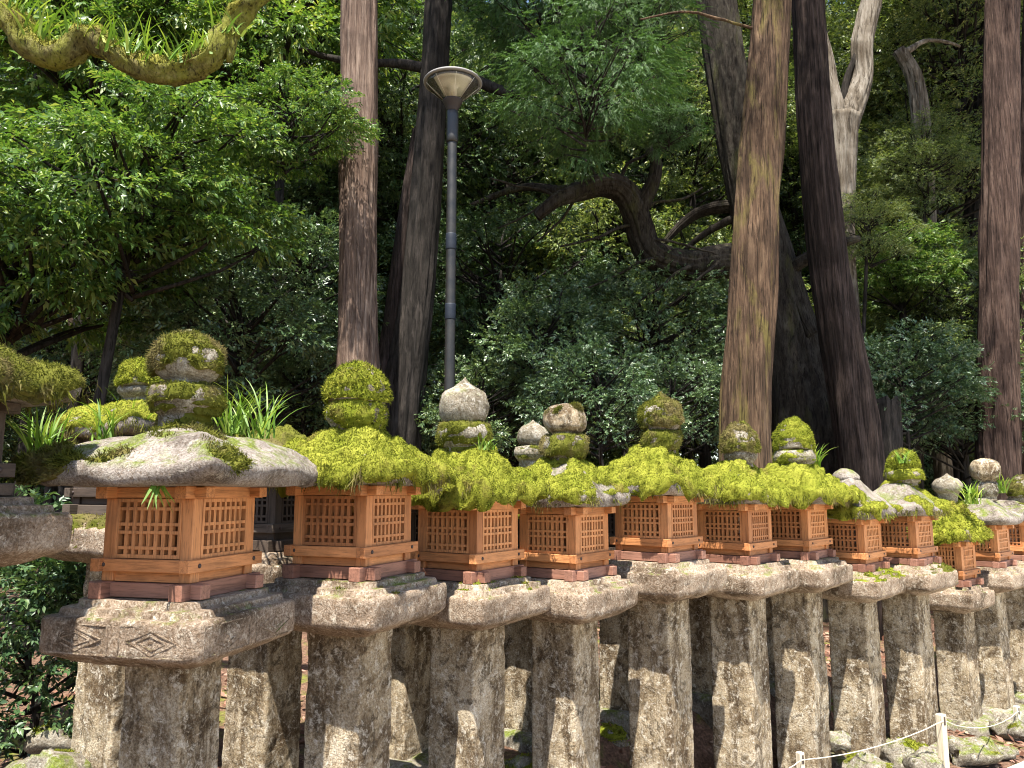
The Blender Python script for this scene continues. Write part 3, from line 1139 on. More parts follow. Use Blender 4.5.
LAN = [
    # xc, xr, y top, y bottom, roof top y, options, label
    (192.3, 253.3, 486, 600.6, 433, dict(seed=1, slope=(.42, .7, .88), slab=.302, slab_h=.125, round=1, carve=1, roof=.375, moss=.2, thick=.02, tufts=5200, tuft=.02, moss_mat=MOSS_DULL, hang=.05, rough=.7, pillar=.122, slab_moss=.16,
        bias=[(-.36, .32, .05, .16, 1.3), (-.33, .02, .06, .07, 1.0), (-.25, -.33, .05, .075, 1.3), (0, 0, .19, .17, .5)],
        finial=dict(x=187, ball=(337, 386, 33), ring=(387, 415, 35), kind='ball', bm=.95, rm=.8, mat=MOSS_DULL, nub=(188, 334), bias=[(-.02, -.12, .68, .045, -1.2), (-.1, -.05, .12, .05, -1.4), (.06, -.1, .12, .05, -1.2)])),
     'stone lantern with a bare grey stone roof, diamond carvings on its platform'),
    (366, 411, 485, 581, 434, dict(seed=2, roof=.305, moss=.86, thick=.04, tufts=42120, tuft=.0085, hang=.05, bias=[(-.2, -.2, .08, .1, -.5), (-.28, .1, .06, .09, -.5)], slab_moss=.2, pillar=.135,
        finial=dict(x=357, ball=(364, 402, 31), ring=(403, 430, 31), kind='dome', bm=.95, rm=.8)),
     'stone lantern with shaggy moss roof and a finial of two round moss cushions'),
    (477, 518, 501, 583.4, 450, dict(seed=3, roof=.275, moss=.86, thick=.04, tufts=36855, tuft=.0085, hang=.05, slab_moss=.3, slab_bright=1, pillar=.14,
        finial=dict(x=464, ball=(378, 424, 25), ring=(424, 448, 27), kind='onion', bm=.2, rm=.85, mat=MOSS_DULL)),
     'stone lantern whose bare grey onion finial rises in front of the lamp pole'),
    (576, 608.6, 507, 581, 461, dict(seed=4, roof=.275, moss=.6, thick=.03, tufts=24570, tuft=.0085, hang=.05, pillar=.14, bias=[(-.25, .2, .06, .1, -1.2), (-.1, -.05, .16, .06, -.8)],
        finial=dict(x=565, ball=(404, 436, 22), ring=(436, 459, 24), kind='ball', bm=.42, rm=.85, mat=MOSS_DULL, stone=STONE_PILLAR)),
     'stone lantern with patchy moss roof and brownish round finial beside a smaller pale one'),
    (668, 697.5, 495.6, 563, 450, dict(seed=5, roof=.28, moss=.8, thick=.04, tufts=29835, tuft=.0085, hang=.04, pillar=.142, rough=1.5, slab_moss=.15,
        finial=dict(x=661, ball=(394, 431, 20.5), ring=(431, 449, 20), kind='onion', bm=.8, rm=.85, mat=MOSS_DULL, tilt=.12)),
     'stone lantern with pointed moss capped finial on a tilted mossy ring'),
    (749, 772, 504, 565, 464, dict(seed=6, roof=.28, moss=.78, thick=.036, tufts=24570, tuft=.0085, hang=.04, pillar=.142, rough=1.4, bias=[(-.28, .1, .06, .08, -1.2)],
        finial=dict(x=740, ball=(424, 452, 18), ring=(451, 463, 16.5), kind='dome', bm=.95, rm=.3, mat=MOSS_DULL)),
     'stone lantern with moss dome finial over pale bare ring, under the big cedar trunk'),
    (808.4, 828, 504, 560, 466, dict(seed=7, roof=.33, moss=.88, thick=.042, tufts=29835, tuft=.0085, hang=.03, pillar=.142, rough=1.3,
        finial=dict(x=794, ball=(419, 449, 19), ring=(450, 468, 20), kind='dome', bm=.8, rm=.75)),
     'stone lantern with broad thick moss roof, finial of moss cap over bare stone neck'),
    (865, 882, 519, 572, 479, dict(seed=8, roof=.275, moss=.62, thick=.04, tufts=21060, tuft=.0085, hang=.05, pillar=.142, rough=1.4, slab_moss=.5, slab_bright=1, bias=[(.05, -.05, .17, .16, -1.5)],
        finial=dict(x=846, ball=(468, 480, 13), kind='dome', bm=0, rm=0, stone=STONE_ROOF)),
     'stone lantern without ball finial, bare white roof top and mossy platform edge'),
    (916.6, 933.7, 516, 566, 484, dict(seed=9, roof=.28, moss=.5, thick=.03, tufts=19305, tuft=.0085, hang=.05, pillar=.142, rough=1.3, slab_moss=.45, bias=[(-.1, 0, .12, .16, -.9), (.2, -.2, .1, .2, .8)],
        finial=dict(x=903, ball=(450, 469, 15), ring=(469, 484, 17.5), kind='dome', bm=.95, rm=.85)),
     'stone lantern whose roof is sunlit white stone with yellow moss, grass sprouting on its finial'),
    (962, 976.4, 541.6, 587, 502, dict(seed=10, roof=.25, moss=.78, thick=.04, tufts=7000, tuft=.02, hang=.04, bs=.31, slab=.25, pillar=.13,
        finial=dict(x=948, ball=(474, 493, 14), kind='onion', bm=0, stone=STONE_GREY)),
     'shortest stone lantern, its small timber box below its neighbours, with pale pointed finial'),
    (998, 1010, 525, 568, 499, dict(seed=11, roof=.29, moss=.2, thick=.01, tufts=2632, tuft=.0085, hang=.01, pillar=.13,
        finial=dict(x=986, ball=(458, 482, 13.5), ring=(482, 497, 11), kind='ball', bm=.05, rm=.1, stone=STONE_PILLAR)),
     'stone lantern with bare greenish grey roof and brown ball finial on narrow cup'),
    (1027, 1037, 521, 561, 500, dict(seed=12, roof=.26, moss=.3, thick=.02, tufts=3510, tuft=.0085, hang=.02, moss_mat=MOSS_DULL, pillar=.13,
        finial=dict(x=1022, ball=(476, 497, 13), ring=(496, 504, 12), kind='dome', bm=.7, rm=.2, mat=MOSS_DULL)),
     'stone lantern cut by the right edge with a dark mossy ball finial'),
]
FRONT = []
for (xc, xr, yt, yb, yr, o, lab) in LAN:
    c, a, zb = solve(xc, xr, yt, yb, o.get('bs', BS))
    o['roof_h'] = roof_h(yr, c, zb)
    FRONT.append((c, a, zb, lantern(lab, c, a, zb, o)))

# the row behind: old lanterns with dark timber
BACK = [
    # X, Y, rotation, platform top z, options, label
    (-1.79, 2.28, 74, 1.93, dict(seed=21, bh=.29, roof=.33, moss=.75, thick=.03, tufts=26000, tuft=.012, hang=.03, moss_mat=MOSS_DULL, slab=.32, roof_h=.19),
     'tall stone lantern at the left edge with grey timber box under mossy rounded roof'),
    (-1.88, 3.85, 68, 1.83, dict(seed=22, roof=.25, moss=.6, thick=.03, tufts=15795, tuft=.0085, hang=.03, roof_h=.17, slab_moss=.6, finial=dict(x=140, ball=(361, 386, 22), ring=(386, 398, 20), kind='dome', bm=.85, rm=.3)),
     'stone lantern behind the bare roofed one, its platform a sunlit mossy slab'),
    (-1.22, 3.98, 66, 1.66, dict(seed=23, roof=.3, moss=.85, thick=.04, tufts=14040, tuft=.0085, hang=.04, roof_h=.2, moss_mat=MOSS_DULL),
     'stone lantern with dark old lattice box seen between the first two orange boxes'),
    (-.62, 4.5, 60, 1.5, dict(seed=24, roof=.28, moss=.8, thick=.035, tufts=10530, tuft=.0085, hang=.04, roof_h=.18, finial=None),
     'stone lantern mostly hidden, its grey pillar showing between second and third front pillars'),
    (.12, 4.98, 58, 1.45, dict(seed=25, roof=.28, moss=.75, thick=.035, tufts=10530, tuft=.0085, hang=.04, roof_h=.18, finial=dict(x=533, ball=(420, 446, 16), ring=(446, 460, 19), kind='onion', bm=.05, rm=.6, mat=MOSS_DULL)),
     'hidden stone lantern with small pale pointed finial beside a brownish round one'),
    (.76, 5.42, 55, 1.52, dict(seed=26, roof=.28, moss=.85, thick=.04, tufts=10530, tuft=.0085, hang=.04, roof_h=.2, finial=None),
     'hidden stone lantern whose rounded moss roof peeks over its neighbour, purplish pillar below'),
    (1.42, 5.85, 50, 1.45, dict(seed=27, roof=.28, moss=.7, thick=.035, tufts=8775, tuft=.0085, hang=.04, roof_h=.18, finial=None),
     'hidden stone lantern with a sunlit whitish pillar between two mottled front pillars'),
    (2.2, 6.4, 48, 1.4, dict(seed=28, roof=.28, moss=.6, thick=.035, tufts=7020, tuft=.0085, hang=.04, roof_h=.18, finial=None),
     'hidden stone lantern behind the broad mossy roofed one, only a dark pillar showing'),
]
for (x, y, a, zb, o, lab) in BACK:
    o['back'] = True
    lantern(lab, np.array([x, y]), R(a), zb, o, group='old lanterns of the back row', new=False)

# grass growing on the roofs
def on(x, y, depth):
    return P(x, y, depth)


TUFTS = [
    (45, 455, 2.72, 26, .17, 'long bladed grass tuft drooping off the corner of the bare stone roof', .06),
    (118, 440, 3.7, 44, .22, 'tall bright grass tuft on the mossy roof behind the bare stone roof', .1),
    (105, 437, 2.85, 10, .13, 'thin grass tuft sprouting beside the neck of the bare stone roof', .03),
    (232, 432, 3.8, 36, .24, 'grass tuft behind the bare roof, right of its round finial', .1),
    (262, 436, 3.4, 14, .26, 'loose arching grass tuft between the bare roof and the moss roof', .06),
    (155, 478, 2.45, 12, .1, 'small grass tuft hanging from the eave of the bare stone roof', .02),
    (816, 466, 5.6, 16, .17, 'grass tuft standing behind the moss cap finial by the dark trunk', .04),
    (905, 462, 6.05, 14, .12, 'spiky grass tuft growing round the moss cap of a finial', .06),
    (972, 503, 6.55, 30, .24, 'bright grass tuft arching over the greenish grey roof', .05),
    (1003, 492, 7.1, 14, .2, 'grass tuft beside the narrow cup of the brown ball finial', .05),
    (487, 448, 3.75, 12, .07, 'short grass tuft at the foot of the grey onion finial', .05),
]
for i, (x, y, d, n, L, lab, sp) in enumerate(TUFTS):
    lean = (0, 0, -1.6) if i == 5 else (0, 0, 0)
    grass_tuft(on(x, y, d), int(n * 1.8), L * (1.2 if y < 470 else 1.0), lab, 'grass tufts on the lantern roofs', sp, .0045 if d < 5 else .006, i, lean)

# ------------------------------------------------------------------ rocks, stakes and rope
def rock(x, y, depth, r, label, seed, sq=.6, m=None, moss=.0, group='rubble stones along the lantern row'):
    p = P(x, y, depth)
    r *= .85
    n = 9
    v, f = lathe([(max(.01, r * math.sin(math.pi * (i + .3) / (n + .6))), -r * sq * math.cos(math.pi * (i + .3) / (n + .6))) for i in range(n + 1)], 18, r * .2)
    v = shake(v, r * .3, 1.5 / r, seed, 3)
    v = shake(v, r * .06, 9 / r, seed + 1, 2)
    v = np.column_stack([v[:, 0] * 1.15, v[:, 1], v[:, 2]])
    rt = empty('rock', (p[0], p[1], p[2]), seed * 1.7)
    tag(rt, label, 'rock', group)
    link('stone', mesh_of('stone', v, f), m or STONE_FOOT, rt)
    if moss:
        moss_layer(v, f, .015, moss, seed + 4, 2500, .015, MOSS_BRIGHT, rt, np.random.default_rng(seed), 6)
    return rt


ROCKS = [
    (905, 757, 5.35, .17, 'rounded mossy rock before the pillar left of the taller stake', 41, .6, .55),
    (872, 770, 5.1, .16, 'pale rock at the frame bottom below the sagging rope', 42, .6, .3),
    (925, 765, 5.0, .14, 'bright sunlit rock beside the foot of the taller stake', 43, .5, .0),
    (970, 752, 5.9, .19, 'block shaped rock under the short lantern pillar behind the rope', 44, .55, .3),
    (1010, 728, 6.5, .16, 'rough rock at the right edge above the gravel', 45, .5, .3),
    (1003, 752, 6.0, .12, 'flat grey rock at the right edge beside the gravel path', 46, .35, .0),
    (100, 752, 4.0, .2, 'flat rock before the dark pillar at the bottom left', 47, .5, .2),
    (62, 742, 3.9, .16, 'low mossy rock lying among red leaf litter at bottom left', 48, .5, .4),
    (48, 770, 3.6, .2, 'brown rock at the bottom left corner of the frame', 49, .5, .2),
    (612, 742, 5.2, .17, 'bright green moss covered rock between the fourth and fifth pillars', 50, .6, .8),
    (700, 745, 5.7, .16, 'moss covered rock between the fifth and sixth pillars', 51, .6, .6),
    (518, 775, 4.4, .14, 'mossy rock low between the third and fourth pillars', 52, .6, .7),
    (838, 742, 5.7, .11, 'small rock between the pillars left of the sagging rope', 53, .6, .3),
]
for (x, y, d, r, lab, sd, sq, ms) in ROCKS:
    rock(x, y, d, r, lab, sd, sq, None, ms)

STAKE_M = wood('pale_stake_timber', (.52, .45, .33), 2, .8)
ROPE_M = Nodes('pale_rope').finish((.42, .39, .33), .9)
ENDS = []
for (x, y, d, w, lab) in ((800, 752, 4.6, .036, 'pale wooden stake at the frame bottom where the rope dips'), (940.5, 714, 5.0, .046, 'taller pale wooden stake holding the rope before the rocks'), (1016, 706, 6.6, .04, 'short pale stake at the right edge holding the rope')):
    t = P(x, y, d)
    gz = float(ground_z(t[0], t[1]))
    st = empty('rope_stake', (t[0], t[1], gz), .5)
    tag(st, lab, 'stake', 'stakes of the rope fence')
    h = t[2] - gz
    mb = MB()
    mb.box((-w / 2, -w / 2, -.1), (w / 2, w / 2, h), .004)
    mb.build('post', STAKE_M, st)
    mb = MB()
    mb.box((-w * .16, -w / 2 - .0025, h - .06), (w * .16, -w / 2 + .004, h - .012), .0)
    mb.build('slot', NAIL, st)
    ENDS.append(t - np.array([0, 0, .035]))
pts = [P(735, 782, 4.1)]
ext = P(1075, 690, 7.6)
seq = [pts[0], ENDS[0], ENDS[1], ENDS[2], ext]
path = []
for a_, b_ in zip(seq, seq[1:]):
    for t in np.arange(8) / 8:
        p = a_ * (1 - t) + b_ * t
        p = p - np.array([0, 0, .07 * 4 * t * (1 - t) * np.linalg.norm(b_ - a_) / 2])
        path.append(p + np.array([0, -.026, 0]))
path.append(seq[-1])
v, f = tube(path, [.0032] * len(path), 7, 0, 1, 0, .08)
tag(link('rope', mesh_of('rope', v, f), ROPE_M), 'thin pale rope sagging between the low wooden stakes', 'rope')

# ------------------------------------------------------------------ lamp post
def lamp():
    d = 6.3
    top = P(453, 72, d)
    gz = float(ground_z(top[0], top[1]))
    rt = empty('lamp_post', (top[0], top[1], gz))
    tag(rt, 'grey garden lamp post with a glass cone head under a flat metal lid', 'lamp post')
    s = Nodes('dark_grey_paint')
    c = s.coord()
    n1 = s.noise(c, 9, 6, .6)
    metal = s.finish(s.ramp(n1, [(.3, (.009, .008, .007)), (.7, (.018, .016, .014))]), s.ramp(n1, [(.3, .35), (.7, .6)]), s.bump(n1, .1, .004), .5)
    s = Nodes('rusty_brown_paint')
    rust = s.finish((.028, .018, .013), .6, None, .4)
    band = Nodes('faded_blue_band').finish((.011, .015, .024), .6)
    zt = top[2] - gz

    def z(y):
        return P(453, y, d)[2] - gz

    def lat(name, prof, m, n=28, par=rt):
        v, f = lathe(prof, n, .05)
        return link(name, mesh_of(name, v, f), m, par)
    r = .043
    lat('pole', [(r * 1.02, -.1), (r * 1.02, 1.0), (r * .97, z(140))], metal)
    lat('base_plate', [(.13, -.05), (.13, .02), (.06, .05), (.05, .12)], metal)
    lat('blue_band', [(r + .001, z(250)), (r + .003, z(249)), (r + .003, z(235)), (r + .001, z(234))], band)
    lat('blue_band', [(r + .001, z(320)), (r + .003, z(319)), (r + .003, z(305)), (r + .001, z(304))], band)
    lat('sleeve', [(r * 1.0, z(143)), (r * 1.2, z(142)), (r * 1.2, z(112)), (r * 1.0, z(111))], metal)
    lat('collar', [(r * 1.05, z(113)), (r * 1.1, z(110)), (.085, z(102)), (.088, z(101)), (.02, z(100.5))], rust)
    # glass cone
    s = Nodes('dusty_clear_glass')
    gl = s.n('ShaderNodeBsdfGlossy')
    gl.inputs['Roughness'].default_value = .06
    tr = s.n('ShaderNodeBsdfTransparent')
    df = s.n('ShaderNodeBsdfTranslucent')
    df.inputs[0].default_value = (.8, .76, .66, 1)
    d2 = s.n('ShaderNodeBsdfDiffuse')
    d2.inputs[0].default_value = (.62, .58, .5, 1)
    fr = s.n('ShaderNodeFresnel')
    fr.inputs[0].default_value = 1.45
    m0 = s.n('ShaderNodeMixShader')
    m0.inputs[0].default_value = .5
    s.l(df.outputs[0], m0.inputs[1])
    s.l(d2.outputs[0], m0.inputs[2])
    m1 = s.n('ShaderNodeMixShader')
    m1.inputs[0].default_value = .13
    s.l(tr.outputs[0], m1.inputs[1])
    s.l(m0.outputs[0], m1.inputs[2])
    m2 = s.n('ShaderNodeMixShader')
    s.l(fr.outputs[0], m2.inputs[0])
    s.l(m1.outputs[0], m2.inputs[1])
    s.l(gl.outputs[0], m2.inputs[2])
    s.l(m2.outputs[0], s.out.inputs['Surface'])
    v, f = lathe([(.082, z(101)), (.235, z(84.5)), (.23, z(84.5)), (.077, z(101))], 40, .04)
    link('glass_cone', mesh_of('glass_cone', v, f[:-2]), s.m, rt)
    inner = Nodes('white_reflector').finish((.8, .77, .66), .4)
    lidm = Nodes('grey_lid').finish((.2, .19, .18), .5)
    lat('bulb_tube', [(.034, z(101)), (.036, z(99)), (.036, z(89)), (.05, z(87)), (.2, z(85))], inner, 24)
    cap = lat('lid', [(.2, z(84.4)), (.252, z(84)), (.256, z(83)), (.245, z(81.5)), (.17, z(85)), (.04, z(77.5)), (.005, z(77.4))], lidm, 40)
    for i in range(8):
        t = i * math.pi / 4 + .2
        v, f = tube([(.084 * math.cos(t), .084 * math.sin(t), z(100.5)), (.233 * math.cos(t), .233 * math.sin(t), z(85))], [.0014, .0014], 5)
        link('glass_rib', mesh_of('glass_rib', v, f), inner, rt)


lamp()

# ------------------------------------------------------------------ the big trunks
def trunk_path(pts, depth, below=True, above=9.0):
    """points given as pixels with a width; the trunk goes on below to the ground and up out of the picture"""
    out = []
    for q in pts:
        d = q[3] if len(q) > 3 else depth
        out.append((P(q[0], q[1], d), q[2] * d / F))
    if below:
        p, r = out[-1]
        q = out[-2][0]
        g = float(ground_z(p[0], p[1]))
        k = (p[2] - g + .3)
        s = (p - q) / max(q[2] - p[2], .1)
        e = p + s * min(k, 1.2) * .4
        e[2] = g - .3
        mid = (p * .4 + e * .6)
        mid[2] = g + .25
        out += [(mid, r * 1.08), (e, r * 1.4)]
    if above:
        p, r = out[0]
        q = out[1][0]
        s = (p - q) / np.linalg.norm(p - q)
        s[2] = abs(s[2])
        out = [(p + s * above, r * .45), (p + s * above * .5, r * .75)] + out
    return np.array([x[0] for x in out][::-1]), [x[1] for x in out][::-1]


def big_tree(name, label, parts, bk, depth, cat='tree', crowns=(), sprays=()):
    """parts: list of (part name, pixel points, goes to the ground, goes on above)"""
    p0, r0 = trunk_path(parts[0][1], depth, parts[0][2], parts[0][3])
    base = p0[0].copy()
    base[2] = float(ground_z(base[0], base[1]))
    rt = empty(name, base)
    tag(rt, label, cat)
    for i, (nm, pts, below, above) in enumerate(parts):
        p, r = trunk_path(pts, depth, below, above)
        thick = max(r) > .1
        v, f = tube(p - base, r, 72 if thick else 12, .13 if thick else .1, 22 if thick else 8, i + int(base[0] * 10) % 50, .1 if thick else .08)
        if nm == 'limb':
            v = shake(v, .16 * max(r) + .006, .22 / max(max(r), .02), i, 3)
        link(nm, mesh_of(nm, v, f), bk if not isinstance(bk, dict) else bk.get(i, bk[0]), rt)
    top = p0[-1] - base
    for (proto, x, y, d, s) in sprays:
        me, bm = PROTO[proto]
        for nm, dd in (('crown', me), ('bough', bm)):
            o = bpy.data.objects.new(nm, dd)
            COL.objects.link(o)
            o.parent = rt
            o.location = Vector(P(x, y, d) - base)
            o.rotation_euler = (0, 0, random.uniform(0, 6))
            o.scale = (s, s, s)
    for (proto, dx, dy, dz, s, q) in crowns:
        me, bm = PROTO[proto]
        for nm, dd in (('crown', me), ('bough', bm)):
            o = bpy.data.objects.new(nm, dd)
            COL.objects.link(o)
            o.parent = rt
            o.location = (top[0] + dx, top[1] + dy, top[2] + dz)
            o.rotation_euler = (0, 0, random.uniform(0, 6))
            o.scale = (s, s, s * q)
    return rt


big_tree('cedar_tree', 'straight sunlit cedar trunk with pale fibrous bark left of the lamp post',
         [('trunk', [(359, 0, 18.5), (358.5, 180, 19), (358, 290, 19), (357, 400, 21)], True, 8.0)], B_CEDAR, 7.4)
big_tree('dark_tree', 'dark shaded tree with two joined leaning stems behind the lamp post',
         [('trunk', [(439, 0, 14), (433, 100, 14.5), (418, 290, 17), (398, 430, 22)], True, 7.0),
          ('stem', [(420, 130, 7, 8.65), (408, 210, 9, 8.6), (396, 320, 12, 8.55), (384, 420, 17, 8.5)], True, 0),
          ('limb', [(520, 96, 4, 8.2), (492, 86, 6, 8.3), (468, 78, 6, 8.4), (436, 88, 8, 8.5)], False, 0),
          ('limb', [(300, 48, 2.5), (350, 62, 4), (400, 64, 5), (432, 70, 7)], False, 0)], {0: B_DARK, 1: B_PURPLE}, 8.5,
         crowns=[('fine2', 0, -1.6, -3.2, .7, .8)])
big_tree('camphor_tree', 'huge dark leaning broadleaf tree with a thick crooked limb reaching sideways',
         [('trunk', [(716, 0, 20), (732, 100, 21), (746, 180, 21), (768, 262, 25), (788, 340, 30), (806, 430, 40)], True, 6.0),
          ('limb', [(538, 217, 5.5, 8.8), (556, 202, 7, 8.8), (578, 192, 9, 8.9), (604, 182, 11.5, 8.9), (626, 192, 13, 9.0), (640, 222, 14, 9.1), (652, 256, 15.5, 9.2), (690, 266, 15, 9.3), (730, 262, 17, 9.4), (770, 268, 20, 9.5)], False, 0),
          ('limb', [(648, 148, 4, 9.0), (656, 165, 6, 9.0), (652, 185, 7.5, 9.0), (640, 205, 9, 9.05), (638, 222, 10, 9.1)], False, 0),
          ('limb', [(860, 239, 3.2, 9.0), (845, 243, 4.8, 9.0), (818, 254, 5.5, 9.1), (798, 264, 7, 9.3), (776, 285, 9, 9.4)], False, 0),
          ('limb', [(812, 336, 7, 9.2), (803, 322, 7, 9.25), (795, 300, 8, 9.3), (788, 275, 9, 9.4)], False, 0),
          ('limb', [(470, 205, 2, 9.6), (520, 188, 4, 9.6), (560, 190, 5, 9.4), (600, 184, 6, 9.0)], False, 0),
          ('limb', [(655, 252, 2.5, 9.9), (672, 232, 4, 9.9), (696, 212, 5, 9.8), (726, 206, 7, 9.6), (750, 205, 9, 9.5)], False, 0),
          *[('limb', [(x0 + dx, y0 + dy, .9, 9.0), (x0 + dx * .6 + 6, y0 + dy * .55, 1.3, 9.0), (x0 + dx * .25, y0 + dy * .3 - 4, 1.7, 9.05), (x0, y0, 2.2, 9.1)], False, 0) for x0, y0, dx, dy in ((560, 200, -70, -22), (560, 198, -62, 30), (600, 183, -55, -45), (585, 190, -48, 52), (640, 215, 62, -28), (646, 240, 70, 14), (618, 186, 40, -60), (690, 266, -60, 40), (720, 262, -75, 62), (655, 258, -70, 30), (640, 225, -80, 22))],
          ('limb', [(684, 252, 2, 9.8), (700, 238, 3.4, 9.7), (726, 222, 4.5, 9.6), (752, 214, 6, 9.5)], False, 0)], B_CAMPHOR, 9.5,
         crowns=[('fine', 2.5, 2.5, 1.5, .8, .9)])
big_tree('cedar_tree', 'thick cedar trunk streaked with yellow green moss in front of the crooked limb',
         [('trunk', [(772, 0, 19), (765, 100, 20.5), (757, 200, 22), (752, 300, 23), (746, 430, 25)], True, 8.0),
          ('limb', [(640, 20, 1, 7.0), (690, 12, 1.3, 7), (740, 25, 1.6, 7), (770, 32, 2, 7)], False, 0)], B_CEDAR_MOSS, 7.0, crowns=[('fine2', 0, -1.0, -3.6, .9, .9)],
         sprays=[('conifer', 585, 78, 7.6, .58), ('conifer', 550, 5, 8.6, .7), ('conifer', 640, 20, 8.2, .45), ('conifer', 668, 120, 8.0, .26)])
big_tree('cedar_tree', 'dark purplish cedar trunk leaning between the mossy cedar and the pale forked tree',
         [('trunk', [(808, 0, 16), (815, 130, 17), (830, 270, 18), (858, 440, 21)], True, 7.0)], B_PURPLE, 8.4)
big_tree('pale_tree', 'sunlit pale barked tree forking into two limbs beside the dark leaning cedar',
         [('trunk', [(838, 118, 21), (839, 160, 17), (840, 240, 14), (846, 330, 13), (850, 430, 15)], True, 0),
          ('limb', [(812, -40, 9), (816, 20, 10), (823, 75, 12), (838, 135, 15)], False, 2.0),
          ('limb', [(872, -40, 8), (870, 0, 9.5), (862, 45, 11), (862, 80, 12), (842, 128, 15)], False, 2.0),
          ('limb', [(868, 30, 2), (858, 52, 3), (850, 72, 3.4), (845, 92, 4), (843, 112, 5)], False, 0)], {0: B_PALE, 3: B_DARK}, 10.3)
big_tree('pale_tree', 'slender pale barked tree with a broken side limb deep in the leaves',
         [('trunk', [(898, 50, 6), (913, 75, 8), (921, 120, 9), (928, 220, 8), (934, 340, 8)], True, 0),
          ('limb', [(975, 352, 1.5), (962, 344, 3), (935, 332, 3.6), (908, 333, 1.6)], False, 0),
          ('limb', [(960, 46, 1.4), (930, 40, 2), (905, 52, 4)], False, 0)], B_PALE, 11.5)
big_tree('cedar_tree', 'straight reddish cedar trunk at the right with smooth fibrous bark',
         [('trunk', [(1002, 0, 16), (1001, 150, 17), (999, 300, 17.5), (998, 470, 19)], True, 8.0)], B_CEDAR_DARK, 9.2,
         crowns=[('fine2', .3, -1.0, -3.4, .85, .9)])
big_tree('brown_tree', 'reddish brown trunk half hidden by leaves far back at the left',
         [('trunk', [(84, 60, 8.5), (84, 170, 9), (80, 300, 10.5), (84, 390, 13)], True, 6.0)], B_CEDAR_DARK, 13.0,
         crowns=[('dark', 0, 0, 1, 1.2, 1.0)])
big_tree('brown_tree', 'thin dark trunk standing beside the grey cedar near the left top',
         [('trunk', [(66, -20, 8), (66, 60, 8), (70, 200, 8), (72, 390, 8)], True, 6.0)], B_DARK, 18.0,
         crowns=[('dark', 0, 0, 1, 1.2, 1.0)])
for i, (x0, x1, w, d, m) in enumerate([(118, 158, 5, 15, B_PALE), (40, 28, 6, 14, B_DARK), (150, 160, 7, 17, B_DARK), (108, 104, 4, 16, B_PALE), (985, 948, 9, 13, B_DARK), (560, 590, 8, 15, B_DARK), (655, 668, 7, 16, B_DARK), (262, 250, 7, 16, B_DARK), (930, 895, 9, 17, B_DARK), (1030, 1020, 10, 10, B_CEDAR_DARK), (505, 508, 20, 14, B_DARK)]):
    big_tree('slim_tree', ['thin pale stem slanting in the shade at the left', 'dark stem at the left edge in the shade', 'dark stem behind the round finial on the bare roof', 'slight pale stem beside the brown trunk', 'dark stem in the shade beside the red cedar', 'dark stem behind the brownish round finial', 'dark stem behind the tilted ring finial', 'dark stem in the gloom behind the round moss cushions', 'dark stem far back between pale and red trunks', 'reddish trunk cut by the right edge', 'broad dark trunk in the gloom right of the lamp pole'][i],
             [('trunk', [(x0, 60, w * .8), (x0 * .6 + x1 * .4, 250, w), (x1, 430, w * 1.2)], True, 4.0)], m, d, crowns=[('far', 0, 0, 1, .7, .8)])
# stump
p = P(885, 442, 8.6)
gz = float(ground_z(p[0], p[1]))
st = empty('tree_stump', (p[0], p[1], gz))
tag(st, 'dark broken tree stump beside the purplish leaning cedar', 'stump')
hh = P(885, 404, 8.6)[2] - gz
v, f = tube([(0, 0, -.2), (0, 0, hh * .5), (.02, 0, hh)], [.24, .18, .16], 24, .12, 9, 3, .08)
v[:, 2] += np.where(v[:, 2] > hh - .05, fbm(v * 9, 4, 2) * .12, 0)
link('trunk', mesh_of('trunk', v, f), B_DARK, st)

